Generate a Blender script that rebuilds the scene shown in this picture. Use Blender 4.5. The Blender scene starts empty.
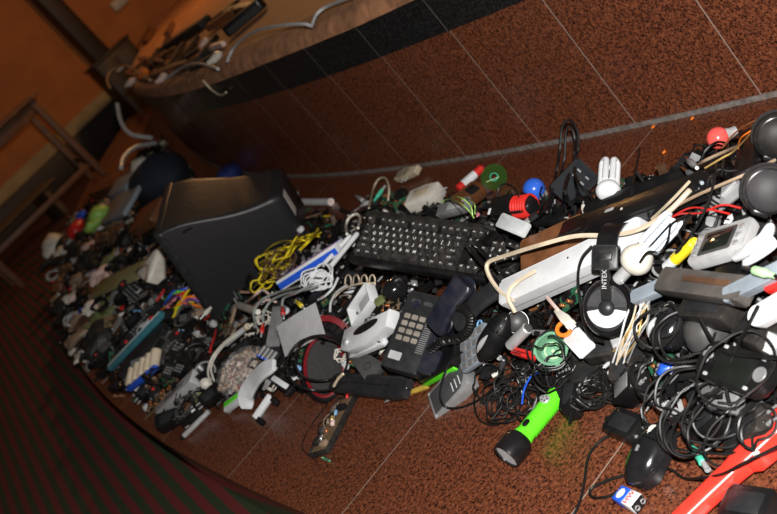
import bpy, bmesh, math, random
import numpy as np
from mathutils import Vector, Matrix, Quaternion, noise
random.seed(7)
rnd = random.Random(11)
SC = bpy.context.scene
COL = SC.collection
PI = math.pi

# ---------------------------------------------------------------- camera
F_PX, CX, CY, CAM_H = 1050.0, 388.5, 257.0, 1.0
_n = np.array([1992.0, 2183.0, F_PX]); _n /= np.linalg.norm(_n)
RZ = -_n
_y = np.array([-533.5, -18.0, F_PX]); _y -= RZ * (_y @ RZ); RY = _y / np.linalg.norm(_y)
RX = np.cross(RY, RZ)
W2C = np.array([RX, RY, RZ]).T          # world vector -> camera (right, down, forward)
CAMPOS = Vector((0, 0, CAM_H))
RIGHT = Vector(W2C[0]); DOWN = Vector(W2C[1]); FWD = Vector(W2C[2])
cd = bpy.data.cameras.new('camera'); cam = bpy.data.objects.new('camera', cd); COL.objects.link(cam)
cd.sensor_width = 36; cd.lens = 36 * F_PX / 777; cd.clip_start = 0.05; cd.clip_end = 100
M = Matrix((RIGHT, -DOWN, -FWD)).transposed().to_4x4(); M.translation = CAMPOS
cam.matrix_world = M
cd.dof.use_dof = True; cd.dof.focus_distance = 1.85; cd.dof.aperture_fstop = 6.0
SC.camera = cam

def ray(px, py):
    v = np.array([px - CX, py - CY, F_PX])
    return Vector((v @ RX, v @ RY, v @ RZ)) / F_PX      # depth 1 per unit
def project(P):
    d = W2C @ np.array([P[0], P[1], P[2] - CAM_H])
    return CX + F_PX * d[0] / d[2], CY + F_PX * d[1] / d[2], d[2]

# ---------------------------------------------------------------- the round stage: centre and radii
SCX, SCY, R_RISER, R_EDGE = 15.315, 3.1, 14.0, 15.175
def arc_x(R, y): return SCX - math.sqrt(max(0, R * R - (y - SCY) ** 2))
_fy = [0.6, 1.0, 1.16, 1.31, 1.45, 1.69, 1.92, 2.2, 2.49, 2.75, 2.99, 3.66, 4.88, 6.9, 8.5]
_fx = [.57, .56, .58, .60, .60, .58, .565, .52, .44, .34, .235, .20, .28, .53, .86]
_by = [0.6, 1.47, 1.58, 1.87, 2.15, 2.5, 2.8, 3.3, 3.76, 5.0, 8.5]
_bx = [1.30, 1.28, 1.24, 1.14, 1.12, 1.14, 1.13, 1.10, 1.18, 1.30, 2.2]
H_MAX = 0.16
def mound(x, y):
    """height of the heap of scrap over the step floor"""
    if y < 0.5 or y > 8.6: return 0.0
    a = float(np.interp(y, _fy, _fx)); b = float(np.interp(y, _by, _bx))
    if x <= a or x >= b: return 0.0
    t = (x - a) / (b - a)
    h = math.sin(PI * t ** 0.85) ** 0.75
    lump = 0.82 + 0.35 * noise.noise(Vector((x * 5, y * 4, 0)))
    k = 1.0 if y < 3 else max(0.45, 1 - (y - 3) * 0.28)
    k *= 1 - 0.8 * math.exp(-((y - 3.2) / 0.42) ** 2 - ((x - 0.5) / 0.3) ** 2)
    return H_MAX * h * lump * k
def S(p):
    """point on the heap surface (plus an offset) that lies behind a place in the picture"""
    px, py = p[0], p[1]
    dz = p[2] if len(p) > 2 and p[2] is not None else 0.0
    r = ray(px, py)
    if len(p) > 3: return CAMPOS + r * (p[3] / r.y)
    t0 = 0.6; last = None
    t = t0
    while t < 14:
        P = CAMPOS + r * t
        g = P.z - (mound(P.x, P.y) + dz)
        if g <= 0:
            lo, hi = t - 0.03, t
            for _ in range(20):
                m = (lo + hi) / 2; P = CAMPOS + r * m
                if P.z - (mound(P.x, P.y) + dz) > 0: lo = m
                else: hi = m
            return CAMPOS + r * hi
        t += 0.03
    return CAMPOS + r * 9
def Zp(px, py, z):
    r = ray(px, py); return CAMPOS + r * ((z - CAM_H) / r.z)

def fr(a, b, k=0.0, up=None, roll=0.0):
    """frame with x along a->b, z up (leaning by k towards the viewer's side), origin at the middle"""
    A = a if isinstance(a, Vector) else S(a); B = b if isinstance(b, Vector) else S(b)
    x = (B - A); L = x.length; x.normalize()
    mid = (A + B) / 2
    n = Vector(up) if up is not None else Vector((0, 0, 1)).lerp((CAMPOS - mid).normalized(), k)
    z = (n - x * n.dot(x)).normalized()
    if roll: z = Quaternion(x, roll) @ z
    y = z.cross(x)
    m = Matrix((x, y, z)).transposed().to_4x4(); m.translation = mid
    return m, L
def _rot(v):
    th = np.linalg.norm(v)
    if th < 1e-9: return np.eye(3)
    k = v / th; K = np.array([[0, -k[2], k[1]], [k[2], 0, -k[0]], [-k[1], k[0], 0]])
    return np.eye(3) + math.sin(th) * K + (1 - math.cos(th)) * K @ K
def quad(c, w, h, dz=0.01, k=0.5):
    """pose of a real w x h rectangle seen with corners TL,TR,BR,BL; then slid along the sight line onto the heap. Returns (matrix, size factor)"""
    loc = np.array([[-w / 2, h / 2, 0], [w / 2, h / 2, 0], [w / 2, -h / 2, 0], [-w / 2, -h / 2, 0]])
    obs = np.array(c, float)
    mid = obs.mean(0); P0 = S((mid[0], mid[1], dz))
    l = S(((c[0][0] + c[3][0]) / 2, (c[0][1] + c[3][1]) / 2)); r = S(((c[1][0] + c[2][0]) / 2, (c[1][1] + c[2][1]) / 2))
    m, L = fr(l, r, k)
    R0 = np.array(m.to_3x3()); p0 = np.array(P0)
    d0 = (P0 - CAMPOS).dot(FWD)
    def res(q):
        R = _rot(q[:3]) @ R0
        W = (loc * 1.0) @ R.T + p0 + q[3:6]
        D = (W - np.array([0, 0, CAM_H])) @ W2C.T
        return np.concatenate([(F_PX * D[:, 0] / D[:, 2] + CX - obs[:, 0]), (F_PX * D[:, 1] / D[:, 2] + CY - obs[:, 1])])
    q = np.zeros(6); lam = 1e-2; e = res(q); best = e @ e
    for _ in range(80):
        J = np.zeros((8, 6))
        for i in range(6):
            dq = q.copy(); dq[i] += 1e-5; J[:, i] = (res(dq) - e) / 1e-5
        A = J.T @ J; step = np.linalg.solve(A + lam * np.diag(np.diag(A) + 1e-9), -J.T @ e)
        e2 = res(q + step)
        if e2 @ e2 < best: q = q + step; e = e2; best = e @ e; lam *= 0.4
        else: lam *= 4
    R = _rot(q[:3]) @ R0; p = Vector(p0 + q[3:6])
    s = d0 / (p - CAMPOS).dot(FWD)
    m = Matrix(R.tolist()).to_4x4(); m.translation = CAMPOS + (p - CAMPOS) * s
    return m, s, best

# ---------------------------------------------------------------- materials
MATS = {}
def mat(name, col, rough=0.4, metal=0.0, dirt=0.25, scale=40, bump=0.0, spec=0.5, trans=0.0, alpha=1.0, emit=0, dust=None, coat=0.0):
    m = bpy.data.materials.new(name); m.use_nodes = True; MATS[name] = m
    nt = m.node_tree; b = nt.nodes['Principled BSDF']
    def N(t, **kw):
        n = nt.nodes.new(t)
        for k_, v in kw.items(): setattr(n, k_, v)
        return n
    tc = N('ShaderNodeTexCoord'); nz = N('ShaderNodeTexNoise'); nz.inputs['Scale'].default_value = scale; nz.inputs['Detail'].default_value = 5
    nt.links.new(tc.outputs['Object'], nz.inputs['Vector'])
    rp = N('ShaderNodeValToRGB'); rp.color_ramp.elements[0].position = 0.35; rp.color_ramp.elements[1].position = 0.7
    c = Vector(col)
    d = Vector(dust) if dust else c * (1 - dirt)
    rp.color_ramp.elements[0].color = (*(c.lerp(d, 1.0)), 1) if not dust else (*c, 1)
    rp.color_ramp.elements[1].color = (*c, 1) if not dust else (*(c.lerp(d, dirt)), 1)
    nt.links.new(nz.outputs['Fac'], rp.inputs['Fac']); nt.links.new(rp.outputs['Color'], b.inputs['Base Color'])
    mr = N('ShaderNodeMapRange'); mr.inputs['To Min'].default_value = max(0.03, rough - 0.08); mr.inputs['To Max'].default_value = min(1, rough + 0.12)
    nt.links.new(nz.outputs['Fac'], mr.inputs['Value']); nt.links.new(mr.outputs['Result'], b.inputs['Roughness'])
    b.inputs['Metallic'].default_value = metal; b.inputs['Specular IOR Level'].default_value = spec
    b.inputs['Transmission Weight'].default_value = trans; b.inputs['Alpha'].default_value = alpha
    b.inputs['Coat Weight'].default_value = coat
    if emit: b.inputs['Emission Color'].default_value = (*col, 1); b.inputs['Emission Strength'].default_value = emit
    if bump:
        bp = N('ShaderNodeBump'); bp.inputs['Strength'].default_value = bump; bp.inputs['Distance'].default_value = 0.003
        nt.links.new(nz.outputs['Fac'], bp.inputs['Height']); nt.links.new(bp.outputs['Normal'], b.inputs['Normal'])
    return m
DUST = (0.16, 0.13, 0.11)
mat('black', (0.006, 0.006, 0.0065), 0.30, dust=DUST, dirt=0.03, spec=0.3)
mat('black_gloss', (0.008, 0.008, 0.009), 0.14, dust=DUST, dirt=0.03, coat=0.4, spec=0.4)
mat('black_dusty', (0.012, 0.011, 0.010), 0.5, dust=DUST, dirt=0.12, spec=0.25)
mat('black_rubber', (0.006, 0.006, 0.006), 0.36, dust=DUST, dirt=0.04, spec=0.3)
mat('charcoal', (0.014, 0.015, 0.017), 0.36, dust=DUST, dirt=0.07, spec=0.3)
mat('dark_grey', (0.042, 0.042, 0.042), 0.42, dust=DUST, dirt=0.15, spec=0.4)
mat('grey', (0.2, 0.2, 0.2), 0.42, dirt=0.3)
mat('light_grey', (0.42, 0.42, 0.42), 0.42, dirt=0.2)
mat('blue_grey', (0.26, 0.30, 0.34), 0.42, dirt=0.25)
mat('white', (0.66, 0.67, 0.68), 0.36, dirt=0.12)
mat('off_white', (0.66, 0.62, 0.54), 0.42, dirt=0.2)
mat('cream', (0.70, 0.58, 0.42), 0.5, dirt=0.2)
mat('beige', (0.52, 0.43, 0.30), 0.5, dirt=0.3)
mat('tan', (0.33, 0.23, 0.15), 0.6, dirt=0.35)
mat('navy', (0.008, 0.010, 0.020), 0.34, dust=DUST, dirt=0.1)
mat('key_grey', (0.26, 0.23, 0.19), 0.45, dirt=0.3)
mat('key_black', (0.016, 0.016, 0.016), 0.45, dust=DUST, dirt=0.22, scale=70)
mat('silver', (0.6, 0.6, 0.6), 0.32, metal=0.45, dirt=0.25)
mat('steel', (0.36, 0.36, 0.36), 0.38, metal=0.35, dirt=0.25)
mat('chrome', (0.75, 0.75, 0.75), 0.15, metal=0.6, dirt=0.1)
mat('copper', (0.6, 0.22, 0.08), 0.35, metal=0.7, dirt=0.3)
mat('gold', (0.72, 0.48, 0.16), 0.3, metal=0.5, dirt=0.2)
mat('red', (0.62, 0.025, 0.02), 0.3, dirt=0.2)
mat('red_paint', (0.80, 0.045, 0.028), 0.27, dirt=0.15, coat=0.3)
mat('dark_red', (0.17, 0.006, 0.01), 0.3, dirt=0.3)
mat('coral', (0.80, 0.10, 0.085), 0.2, dirt=0.08, coat=0.3)
mat('lime', (0.12, 0.75, 0.02), 0.32, dirt=0.12)
mat('lime_pale', (0.35, 0.62, 0.12), 0.4, dirt=0.2)
mat('green', (0.02, 0.22, 0.06), 0.4, dirt=0.2)
mat('olive', (0.16, 0.18, 0.07), 0.5, dirt=0.3)
mat('olive_pale', (0.30, 0.30, 0.14), 0.5, dirt=0.3)
mat('mint', (0.08, 0.60, 0.38), 0.35, dirt=0.15)
mat('mint_pale', (0.42, 0.70, 0.36), 0.4, dirt=0.1)
mat('blue', (0.02, 0.10, 0.62), 0.3, dirt=0.15)
mat('blue_bulb', (0.035, 0.15, 0.75), 0.25, dirt=0.06, coat=0.3)
mat('light_blue', (0.2, 0.42, 0.7), 0.4, dirt=0.2)
mat('teal', (0.05, 0.20, 0.25), 0.25, dirt=0.2, coat=0.5)
mat('yellow', (0.72, 0.56, 0.02), 0.38, dirt=0.2)
mat('amber', (0.62, 0.42, 0.07), 0.25, dirt=0.25, trans=0.25)
mat('orange', (0.85, 0.20, 0.02), 0.35, dirt=0.15)
mat('pink', (0.75, 0.25, 0.3), 0.45, dirt=0.2)
mat('pink_pale', (0.72, 0.52, 0.46), 0.5, dirt=0.15)
mat('purple', (0.16, 0.05, 0.35), 0.4, dirt=0.2)
mat('brown', (0.10, 0.05, 0.028), 0.45, dirt=0.35)
mat('brown_gloss', (0.12, 0.045, 0.018), 0.18, dirt=0.3, coat=0.5)
mat('rust_brown', (0.19, 0.075, 0.03), 0.35, dirt=0.4)
mat('wood', (0.17, 0.075, 0.03), 0.5, dirt=0.4, scale=14)
mat('pcb_green', (0.02, 0.10, 0.05), 0.4, dirt=0.3)
mat('pcb_brown', (0.19, 0.125, 0.065), 0.5, dirt=0.4)
mat('blue_grey_glass', (0.62, 0.68, 0.74), 0.22, dirt=0.08)
mat('dusty_bar', (0.045, 0.042, 0.040), 0.55, dust=(0.13, 0.11, 0.095), dirt=0.5)
mat('cup_green', (0.22, 0.48, 0.30), 0.12, dirt=0.2, alpha=0.62)
mat('silver_cord', (0.55, 0.60, 0.58), 0.15, metal=0.5, dirt=0.2)
mat('blue_cloth', (0.008, 0.02, 0.13), 0.7, dirt=0.3)
mat('clear_green', (0.30, 0.72, 0.45), 0.12, dirt=0.1, trans=0.75)
mat('disc_green', (0.02, 0.13, 0.02), 0.12, dirt=0.2, alpha=0.28)
mat('clear_frost', (0.75, 0.78, 0.78), 0.3, dirt=0.1, trans=0.35)
mat('clear_bag', (0.75, 0.75, 0.75), 0.12, dirt=0.05, alpha=0.16)
mat('paper', (0.78, 0.78, 0.80), 0.55, dirt=0.12)
mat('screen', (0.012, 0.014, 0.012), 0.12, dirt=0.3, coat=0.5)
mat('lens', (0.5, 0.5, 0.5), 0.08, metal=0.9, dirt=0.2)
mat('foam', (0.009, 0.009, 0.010), 0.85, dust=DUST, dirt=0.15, bump=0.4, scale=300)
mat('legend', (0.75, 0.75, 0.72), 0.5, dirt=0.1)
mat('dark_cloth', (0.012, 0.016, 0.03), 0.8, dirt=0.3)

# ---------------------------------------------------------------- mesh builder
class G:
    def __init__(s): s.bm = bmesh.new(); s.mi = 0
    def _mark(s, before):
        for f in s.bm.faces:
            if f.index == -1 or f not in before: f.material_index = s.mi
    def _add(s, verts, faces):
        vs = [s.bm.verts.new(v) for v in verts]
        out = []
        for f in faces:
            try:
                fc = s.bm.faces.new([vs[i] for i in f]); fc.material_index = s.mi; out.append(fc)
            except ValueError: pass
        return vs, out
    def box(s, c, d, bev=0.0, m=None, seg=2):
        x, y, z = d[0] / 2, d[1] / 2, d[2] / 2
        V = [Vector(v) for v in ((-x, -y, -z), (x, -y, -z), (x, y, -z), (-x, y, -z), (-x, -y, z), (x, -y, z), (x, y, z), (-x, y, z))]
        V = [((m @ v) if m is not None else v) + Vector(c) for v in V]
        vs, fs = s._add(V, [(3, 2, 1, 0), (4, 5, 6, 7), (0, 1, 5, 4), (1, 2, 6, 5), (2, 3, 7, 6), (3, 0, 4, 7)])
        if bev > 0:
            es = list({e for f in fs for e in f.edges})
            r = bmesh.ops.bevel(s.bm, geom=es, offset=min(bev, 0.49 * min(d)), segments=seg, affect='EDGES', profile=0.5)
            for f in r['faces']: f.material_index = s.mi
        return s
    def prism(s, poly, z0, z1, bev=0.0, seg=2):
        n = len(poly)
        if sum(poly[i][0] * poly[(i + 1) % n][1] - poly[(i + 1) % n][0] * poly[i][1] for i in range(n)) < 0: poly = poly[::-1]
        vs, fs = s._add([(p[0], p[1], z0) for p in poly] + [(p[0], p[1], z1) for p in poly],
                        [tuple(range(n))[::-1], tuple(range(n, 2 * n))] + [(i, (i + 1) % n, n + (i + 1) % n, n + i) for i in range(n)])
        if bev > 0:
            es = list({e for f in fs[:2] for e in f.edges})
            r = bmesh.ops.bevel(s.bm, geom=es, offset=bev, segments=seg, affect='EDGES', profile=0.5)
            for f in r['faces']: f.material_index = s.mi
        return s
    def lathe(s, prof, n=24, o=(0, 0, 0), ax=(0, 0, 1), sx=1.0, sy=1.0):
        """prof: list of (radius, height) along the axis"""
        q = Vector((0, 0, 1)).rotation_difference(Vector(ax).normalized()); o = Vector(o)
        V = []; rows = []
        for r, h in prof:
            if r < 1e-6: rows.append([len(V)]); V.append(q @ Vector((0, 0, h)) + o)
            else:
                rows.append(list(range(len(V), len(V) + n)))
                for i in range(n):
                    a = 2 * PI * i / n; V.append(q @ Vector((r * math.cos(a) * sx, r * math.sin(a) * sy, h)) + o)
        F = []
        for A, B in zip(rows, rows[1:]):
            for i in range(n):
                j = (i + 1) % n
                if len(A) == 1 and len(B) == 1: continue
                if len(A) == 1: F.append((A[0], B[j], B[i])[::-1] if False else (A[0], B[j], B[i]))
                elif len(B) == 1: F.append((A[i], A[j], B[0]))
                else: F.append((A[i], A[j], B[j], B[i]))
        s._add(V, F); return s
    def cyl(s, p0, p1, r0, r1=None, n=16, e=0.0):
        p0, p1 = Vector(p0), Vector(p1); L = (p1 - p0).length; r1 = r0 if r1 is None else r1
        pr = [(0, 0), (r0 - e, 0), (r0, e), (r1, L - e), (r1 - e, L), (0, L)] if e else [(0, 0), (r0, 0), (r1, L), (0, L)]
        return s.lathe(pr, n, p0, p1 - p0)
    def ell(s, c, rx, ry, rz, n=20, m=10):
        V = [(0, 0, -1)]; 
        for j in range(1, m):
            b = -PI / 2 + PI * j / m
            for i in range(n):
                a = 2 * PI * i / n; V.append((math.cos(a) * math.cos(b), math.sin(a) * math.cos(b), math.sin(b)))
        V.append((0, 0, 1)); F = []
        for i in range(n):
            F.append((0, 1 + (i + 1) % n, 1 + i)); l = 1 + (m - 2) * n
            F.append((l + i, l + (i + 1) % n, len(V) - 1))
            for j in range(m - 2):
                a = 1 + j * n; F.append((a + i, a + (i + 1) % n, a + n + (i + 1) % n, a + n + i))
        s._add([(v[0] * rx + c[0], v[1] * ry + c[1], v[2] * rz + c[2]) for v in V], F); return s
    def loft(s, rings, cap=True, closed=False):
        n = len(rings[0]); V = [v for r in rings for v in r]; F = []
        for k in range(len(rings) - 1 + (1 if closed else 0)):
            a, b = k * n, ((k + 1) % len(rings)) * n
            for i in range(n): F.append((a + i, a + (i + 1) % n, b + (i + 1) % n, b + i))
        if cap and not closed: F += [tuple(range(n))[::-1], tuple(range(len(V) - n, len(V)))]
        s._add(V, F); return s
    def tube(s, pts, r, n=6, closed=False, cap=True):
        pts = [Vector(p) for p in pts]; N = len(pts); rings = []
        up = None
        for i, p in enumerate(pts):
            a = pts[(i - 1) % N] if (closed or i) else p; b = pts[(i + 1) % N] if (closed or i < N - 1) else p
            t = (b - a)
            if t.length < 1e-9: t = Vector((1, 0, 0))
            t.normalize()
            if up is None: up = t.orthogonal().normalized()
            up = (up - t * up.dot(t))
            if up.length < 1e-6: up = t.orthogonal()
            up.normalize(); w = t.cross(up)
            rr = r[i] if isinstance(r, (list, tuple)) else r
            rings.append([p + (up * math.cos(2 * PI * k / n) + w * math.sin(2 * PI * k / n)) * rr for k in range(n)])
        return s.loft(rings, cap, closed)
    def torus(s, c, R, r, ax=(0, 0, 1), n=32, k=8, sy=1.0):
        q = Vector((0, 0, 1)).rotation_difference(Vector(ax).normalized())
        return s.tube([q @ Vector((R * math.cos(2 * PI * i / n), R * sy * math.sin(2 * PI * i / n), 0)) + Vector(c) for i in range(n)], r, k, True)
    def mesh(s, name, mats, smooth=True, ang=40):
        me = bpy.data.meshes.new(name); s.bm.normal_update(); s.bm.to_mesh(me); s.bm.free()
        for m in (mats if isinstance(mats, (list, tuple)) else [mats]): me.materials.append(MATS[m] if isinstance(m, str) else m)
        if smooth:
            me.shade_smooth(); me.set_sharp_from_angle(angle=math.radians(ang))
        return me
def rrect(w, h, r, n=5, cx=0, cy=0):
    r = min(r, w / 2 - 1e-5, h / 2 - 1e-5); out = []
    for sx, sy, a0 in ((1, 1, 0), (-1, 1, 90), (-1, -1, 180), (1, -1, 270)):
        for i in range(n + 1):
            a = math.radians(a0 + 90 * i / n); out.append((cx + sx * (w / 2 - r) + r * math.cos(a), cy + sy * (h / 2 - r) + r * math.sin(a)))
    return out
def spline(pts, n=8, closed=False):
    P = [Vector(p) for p in pts]; N = len(P); out = []
    for i in range(N if closed else N - 1):
        p0 = P[(i - 1) % N] if closed or i > 0 else P[0] * 2 - P[1]
        p1, p2 = P[i], P[(i + 1) % N]
        p3 = P[(i + 2) % N] if closed or i + 2 < N else P[-1] * 2 - P[-2]
        for k in range(n):
            t = k / n
            out.append(0.5 * ((2 * p1) + (p2 - p0) * t + (2 * p0 - 5 * p1 + 4 * p2 - p3) * t * t + (3 * p1 - p0 - 3 * p2 + p3) * t ** 3))
    if not closed: out.append(P[-1])
    return out

# ---------------------------------------------------------------- objects
def tag(o, label, cat, group=None, kind=None):
    if label: o['label'] = label
    if cat: o['category'] = cat
    if group: o['group'] = group
    if kind: o['kind'] = kind
    return o
def thing(name, label, cat, m, group=None):
    o = bpy.data.objects.new(name, None); COL.objects.link(o); o.empty_display_size = 0.02
    o.matrix_world = m
    return tag(o, label, cat, group)
def part(name, g, mats, parent, smooth=True, label=None, ang=40, kind=None):
    me = g.mesh(name, mats, smooth, ang) if isinstance(g, G) else g
    o = bpy.data.objects.new(name, me); COL.objects.link(o); o.parent = parent
    if label: o['label'] = label
    if kind: o['kind'] = kind
    return o
def solo(name, label, cat, g, mats, m=None, group=None, kind=None, smooth=True, ang=40):
    me = g.mesh(name, mats, smooth, ang) if isinstance(g, G) else g
    o = bpy.data.objects.new(name, me); COL.objects.link(o)
    if m is not None: o.matrix_world = m
    return tag(o, label, cat, group, kind)
def struct(name, g, mats, smooth=True): return solo(name, None, None, g, mats, kind='structure', smooth=smooth)
def copy_thing(o, m, label=None, group=None):
    c = o.copy(); COL.objects.link(c); c.matrix_world = m
    if label: c['label'] = label
    if group: c['group'] = group
    for ch in o.children:
        d = ch.copy(); COL.objects.link(d); d.parent = c
        for gch in ch.children:
            e = gch.copy(); COL.objects.link(e); e.parent = d
    return c
def lettering(s, size, mt, parent, loc=(0, 0, 0), rot=0.0, name='lettering', thick=0.0002):
    cu = bpy.data.curves.new('letters', 'FONT'); cu.body = s; cu.size = size; cu.extrude = thick; cu.align_x = 'CENTER'; cu.align_y = 'CENTER'
    cu.resolution_u = 2
    t = bpy.data.objects.new('letters', cu); COL.objects.link(t)
    me = bpy.data.meshes.new_from_object(t.evaluated_get(bpy.context.evaluated_depsgraph_get()))
    bpy.data.objects.remove(t); bpy.data.curves.remove(cu)
    me.materials.clear(); me.materials.append(MATS[mt])
    o = bpy.data.objects.new(name, me); COL.objects.link(o); o.parent = parent
    o.matrix_local = Matrix.Translation(loc) @ Matrix.Rotation(rot, 4, 'Z')
    return o
def cable(label, pts, r=0.0025, mt='black_rubber', name='cable', cat='cable', group=None, closed=False, dz=0.006, n=7, jit=0.0):
    P = []
    for p in pts:
        if isinstance(p, Vector): P.append(p)
        elif len(p) == 2: P.append(S((p[0], p[1], dz)))
        else: P.append(S(p))
    Q = spline(P, n, closed)
    if jit: Q = [q + Vector((rnd.gauss(0, jit), rnd.gauss(0, jit), abs(rnd.gauss(0, jit)))) for q in Q]
    g = G(); g.tube(Q, r, 6, closed)
    return solo(name, label, cat, g, mt, group=group)
def coil(label, c, R, turns, r=0.0025, mt='black_rubber', name='cable_coil', squash=0.6, jit=0.25, dz=0.012, dirpx=0.0, lift=0.02, cat='cable', n=14, tilt=0.6):
    """a loosely thrown coil of cable lying on the heap; c and R in picture units"""
    P0 = S((c[0], c[1], dz)); d = (P0 - CAMPOS).dot(FWD) / F_PX; Rm = R * d
    fw = Vector((FWD.x, FWD.y, 0)).normalized(); e1 = Vector((fw.y, -fw.x, 0)); e2 = (fw * math.cos(tilt) + Vector((0, 0, 1)) * math.sin(tilt))
    pts = []; N = int(turns * n); ph = rnd.random() * 6; ox = oy = 0; rr = 1
    for i in range(N):
        a = ph + 2 * PI * i / n
        if i % (n // 2) == 0: ox, oy, rr = rnd.gauss(0, jit), rnd.gauss(0, jit), 1 - abs(rnd.gauss(0, jit * 1.3))
        u, v = rr * math.cos(a) + ox, rr * squash * math.sin(a) + oy
        u, v = u * math.cos(dirpx) - v * math.sin(dirpx), u * math.sin(dirpx) + v * math.cos(dirpx)
        p = P0 + e1 * (u * Rm) + e2 * (v * Rm * 1.15)
        p.z = max(p.z, mound(p.x, p.y) * .9 + .004) + lift * rnd.random() * .5
        pts.append(p)
    pts = spline(pts, 4)
    for _ in range(2): pts = [pts[0]] + [(pts[i - 1] + pts[i] * 2 + pts[i + 1]) / 4 for i in range(1, len(pts) - 1)] + [pts[-1]]
    g = G(); g.tube(pts, r, 6)
    return solo(name, label, cat, g, mt)
def lift(m, z): 
    m = m.copy(); m.translation += m.to_3x3() @ Vector((0, 0, z)); return m
# ---------------------------------------------------------------- the setting
def granite(name, base, dark, tan, joints, rough=0.2, dull=0.0):
    """polished speckled granite; joints: list of (axis, offset, spacing)"""
    m = bpy.data.materials.new(name); m.use_nodes = True; MATS[name] = m
    nt = m.node_tree; b = nt.nodes['Principled BSDF']; L = nt.links.new
    def N(t, **kw):
        n = nt.nodes.new(t)
        for k_, v in kw.items(): setattr(n, k_, v)
        return n
    def math_(op, a, bb=None):
        n = N('ShaderNodeMath', operation=op)
        for i, v in enumerate((a, bb)):
            if v is None: continue
            if hasattr(v, 'is_linked'): L(v, n.inputs[i])
            else: n.inputs[i].default_value = v
        return n.outputs[0]
    geo = N('ShaderNodeNewGeometry'); sep = N('ShaderNodeSeparateXYZ'); L(geo.outputs['Position'], sep.inputs[0])
    n1 = N('ShaderNodeTexNoise'); n1.inputs['Scale'].default_value = 130; n1.inputs['Detail'].default_value = 6; n1.inputs['Roughness'].default_value = 0.7
    n2 = N('ShaderNodeTexVoronoi'); n2.inputs['Scale'].default_value = 330; n2.inputs['Randomness'].default_value = 1
    n3 = N('ShaderNodeTexNoise'); n3.inputs['Scale'].default_value = 2.3; n3.inputs['Detail'].default_value = 8; n3.inputs['Roughness'].default_value = 0.65
    for n in (n1, n2, n3): L(geo.outputs['Position'], n.inputs['Vector'])
    r1 = N('ShaderNodeValToRGB'); e = r1.color_ramp.elements
    e[0].position = 0.36; e[0].color = (*dark, 1); e[1].position = 0.66; e[1].color = (*tan, 1)
    x = e.new(0.5); x.color = (*base, 1)
    L(n1.outputs['Fac'], r1.inputs['Fac'])
    sv = N('ShaderNodeSeparateColor'); L(n2.outputs['Color'], sv.inputs[0])
    sp = math_('LESS_THAN', sv.outputs[0], 0.16)
    mx = N('ShaderNodeMixRGB'); L(sp, mx.inputs[0]); L(r1.outputs[0], mx.inputs[1]); mx.inputs[2].default_value = (*[c * 0.6 for c in dark], 1)
    # smears of pale dust
    r3 = N('ShaderNodeValToRGB'); r3.color_ramp.elements[0].position = 0.60; r3.color_ramp.elements[1].position = 0.86
    r3.color_ramp.elements[0].color = (0, 0, 0, 1); r3.color_ramp.elements[1].color = (0.2, 0.2, 0.2, 1); L(n3.outputs['Fac'], r3.inputs['Fac'])
    md = N('ShaderNodeMixRGB'); L(r3.outputs[0], md.inputs[0]); L(mx.outputs[0], md.inputs[1]); md.inputs[2].default_value = (0.26, 0.21, 0.19, 1)
    cur = md.outputs[0]
    for ax, off, spc, w, amount in joints:
        v = math_('SUBTRACT', sep.outputs[ax], off); v = math_('DIVIDE', v, spc)
        fl = math_('ROUND', v); v = math_('SUBTRACT', v, fl); v = math_('ABSOLUTE', v); v = math_('MULTIPLY', v, spc)
        ln = math_('LESS_THAN', v, w); ln = math_('MULTIPLY', ln, amount)
        mj = N('ShaderNodeMixRGB'); L(ln, mj.inputs[0]); L(cur, mj.inputs[1]); mj.inputs[2].default_value = (0.34, 0.27, 0.22, 1); cur = mj.outputs[0]
    L(cur, b.inputs['Base Color'])
    rr = N('ShaderNodeMapRange'); rr.inputs['From Min'].default_value = 0.35; rr.inputs['From Max'].default_value = 0.75
    rr.inputs['To Min'].default_value = rough; rr.inputs['To Max'].default_value = rough + 0.3; L(n3.outputs['Fac'], rr.inputs['Value'])
    L(rr.outputs[0], b.inputs['Roughness'])
    return m
BR = ((0.140, 0.040, 0.018), (0.032, 0.011, 0.007), (0.25, 0.082, 0.036))
granite('granite_floor', *BR, [(1, 1.9035, 0.5905, 0.0014, 0.8)], 0.22)
granite('granite_riser', *BR, [(1, 1.968, 0.3665, 0.0016, 0.75)], 0.24)
granite('granite_black', (0.012, 0.012, 0.012), (0.005, 0.005, 0.005), (0.03, 0.03, 0.032), [(1, 1.968, 0.3665, 0.0013, 0.5)], 0.2)
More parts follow.
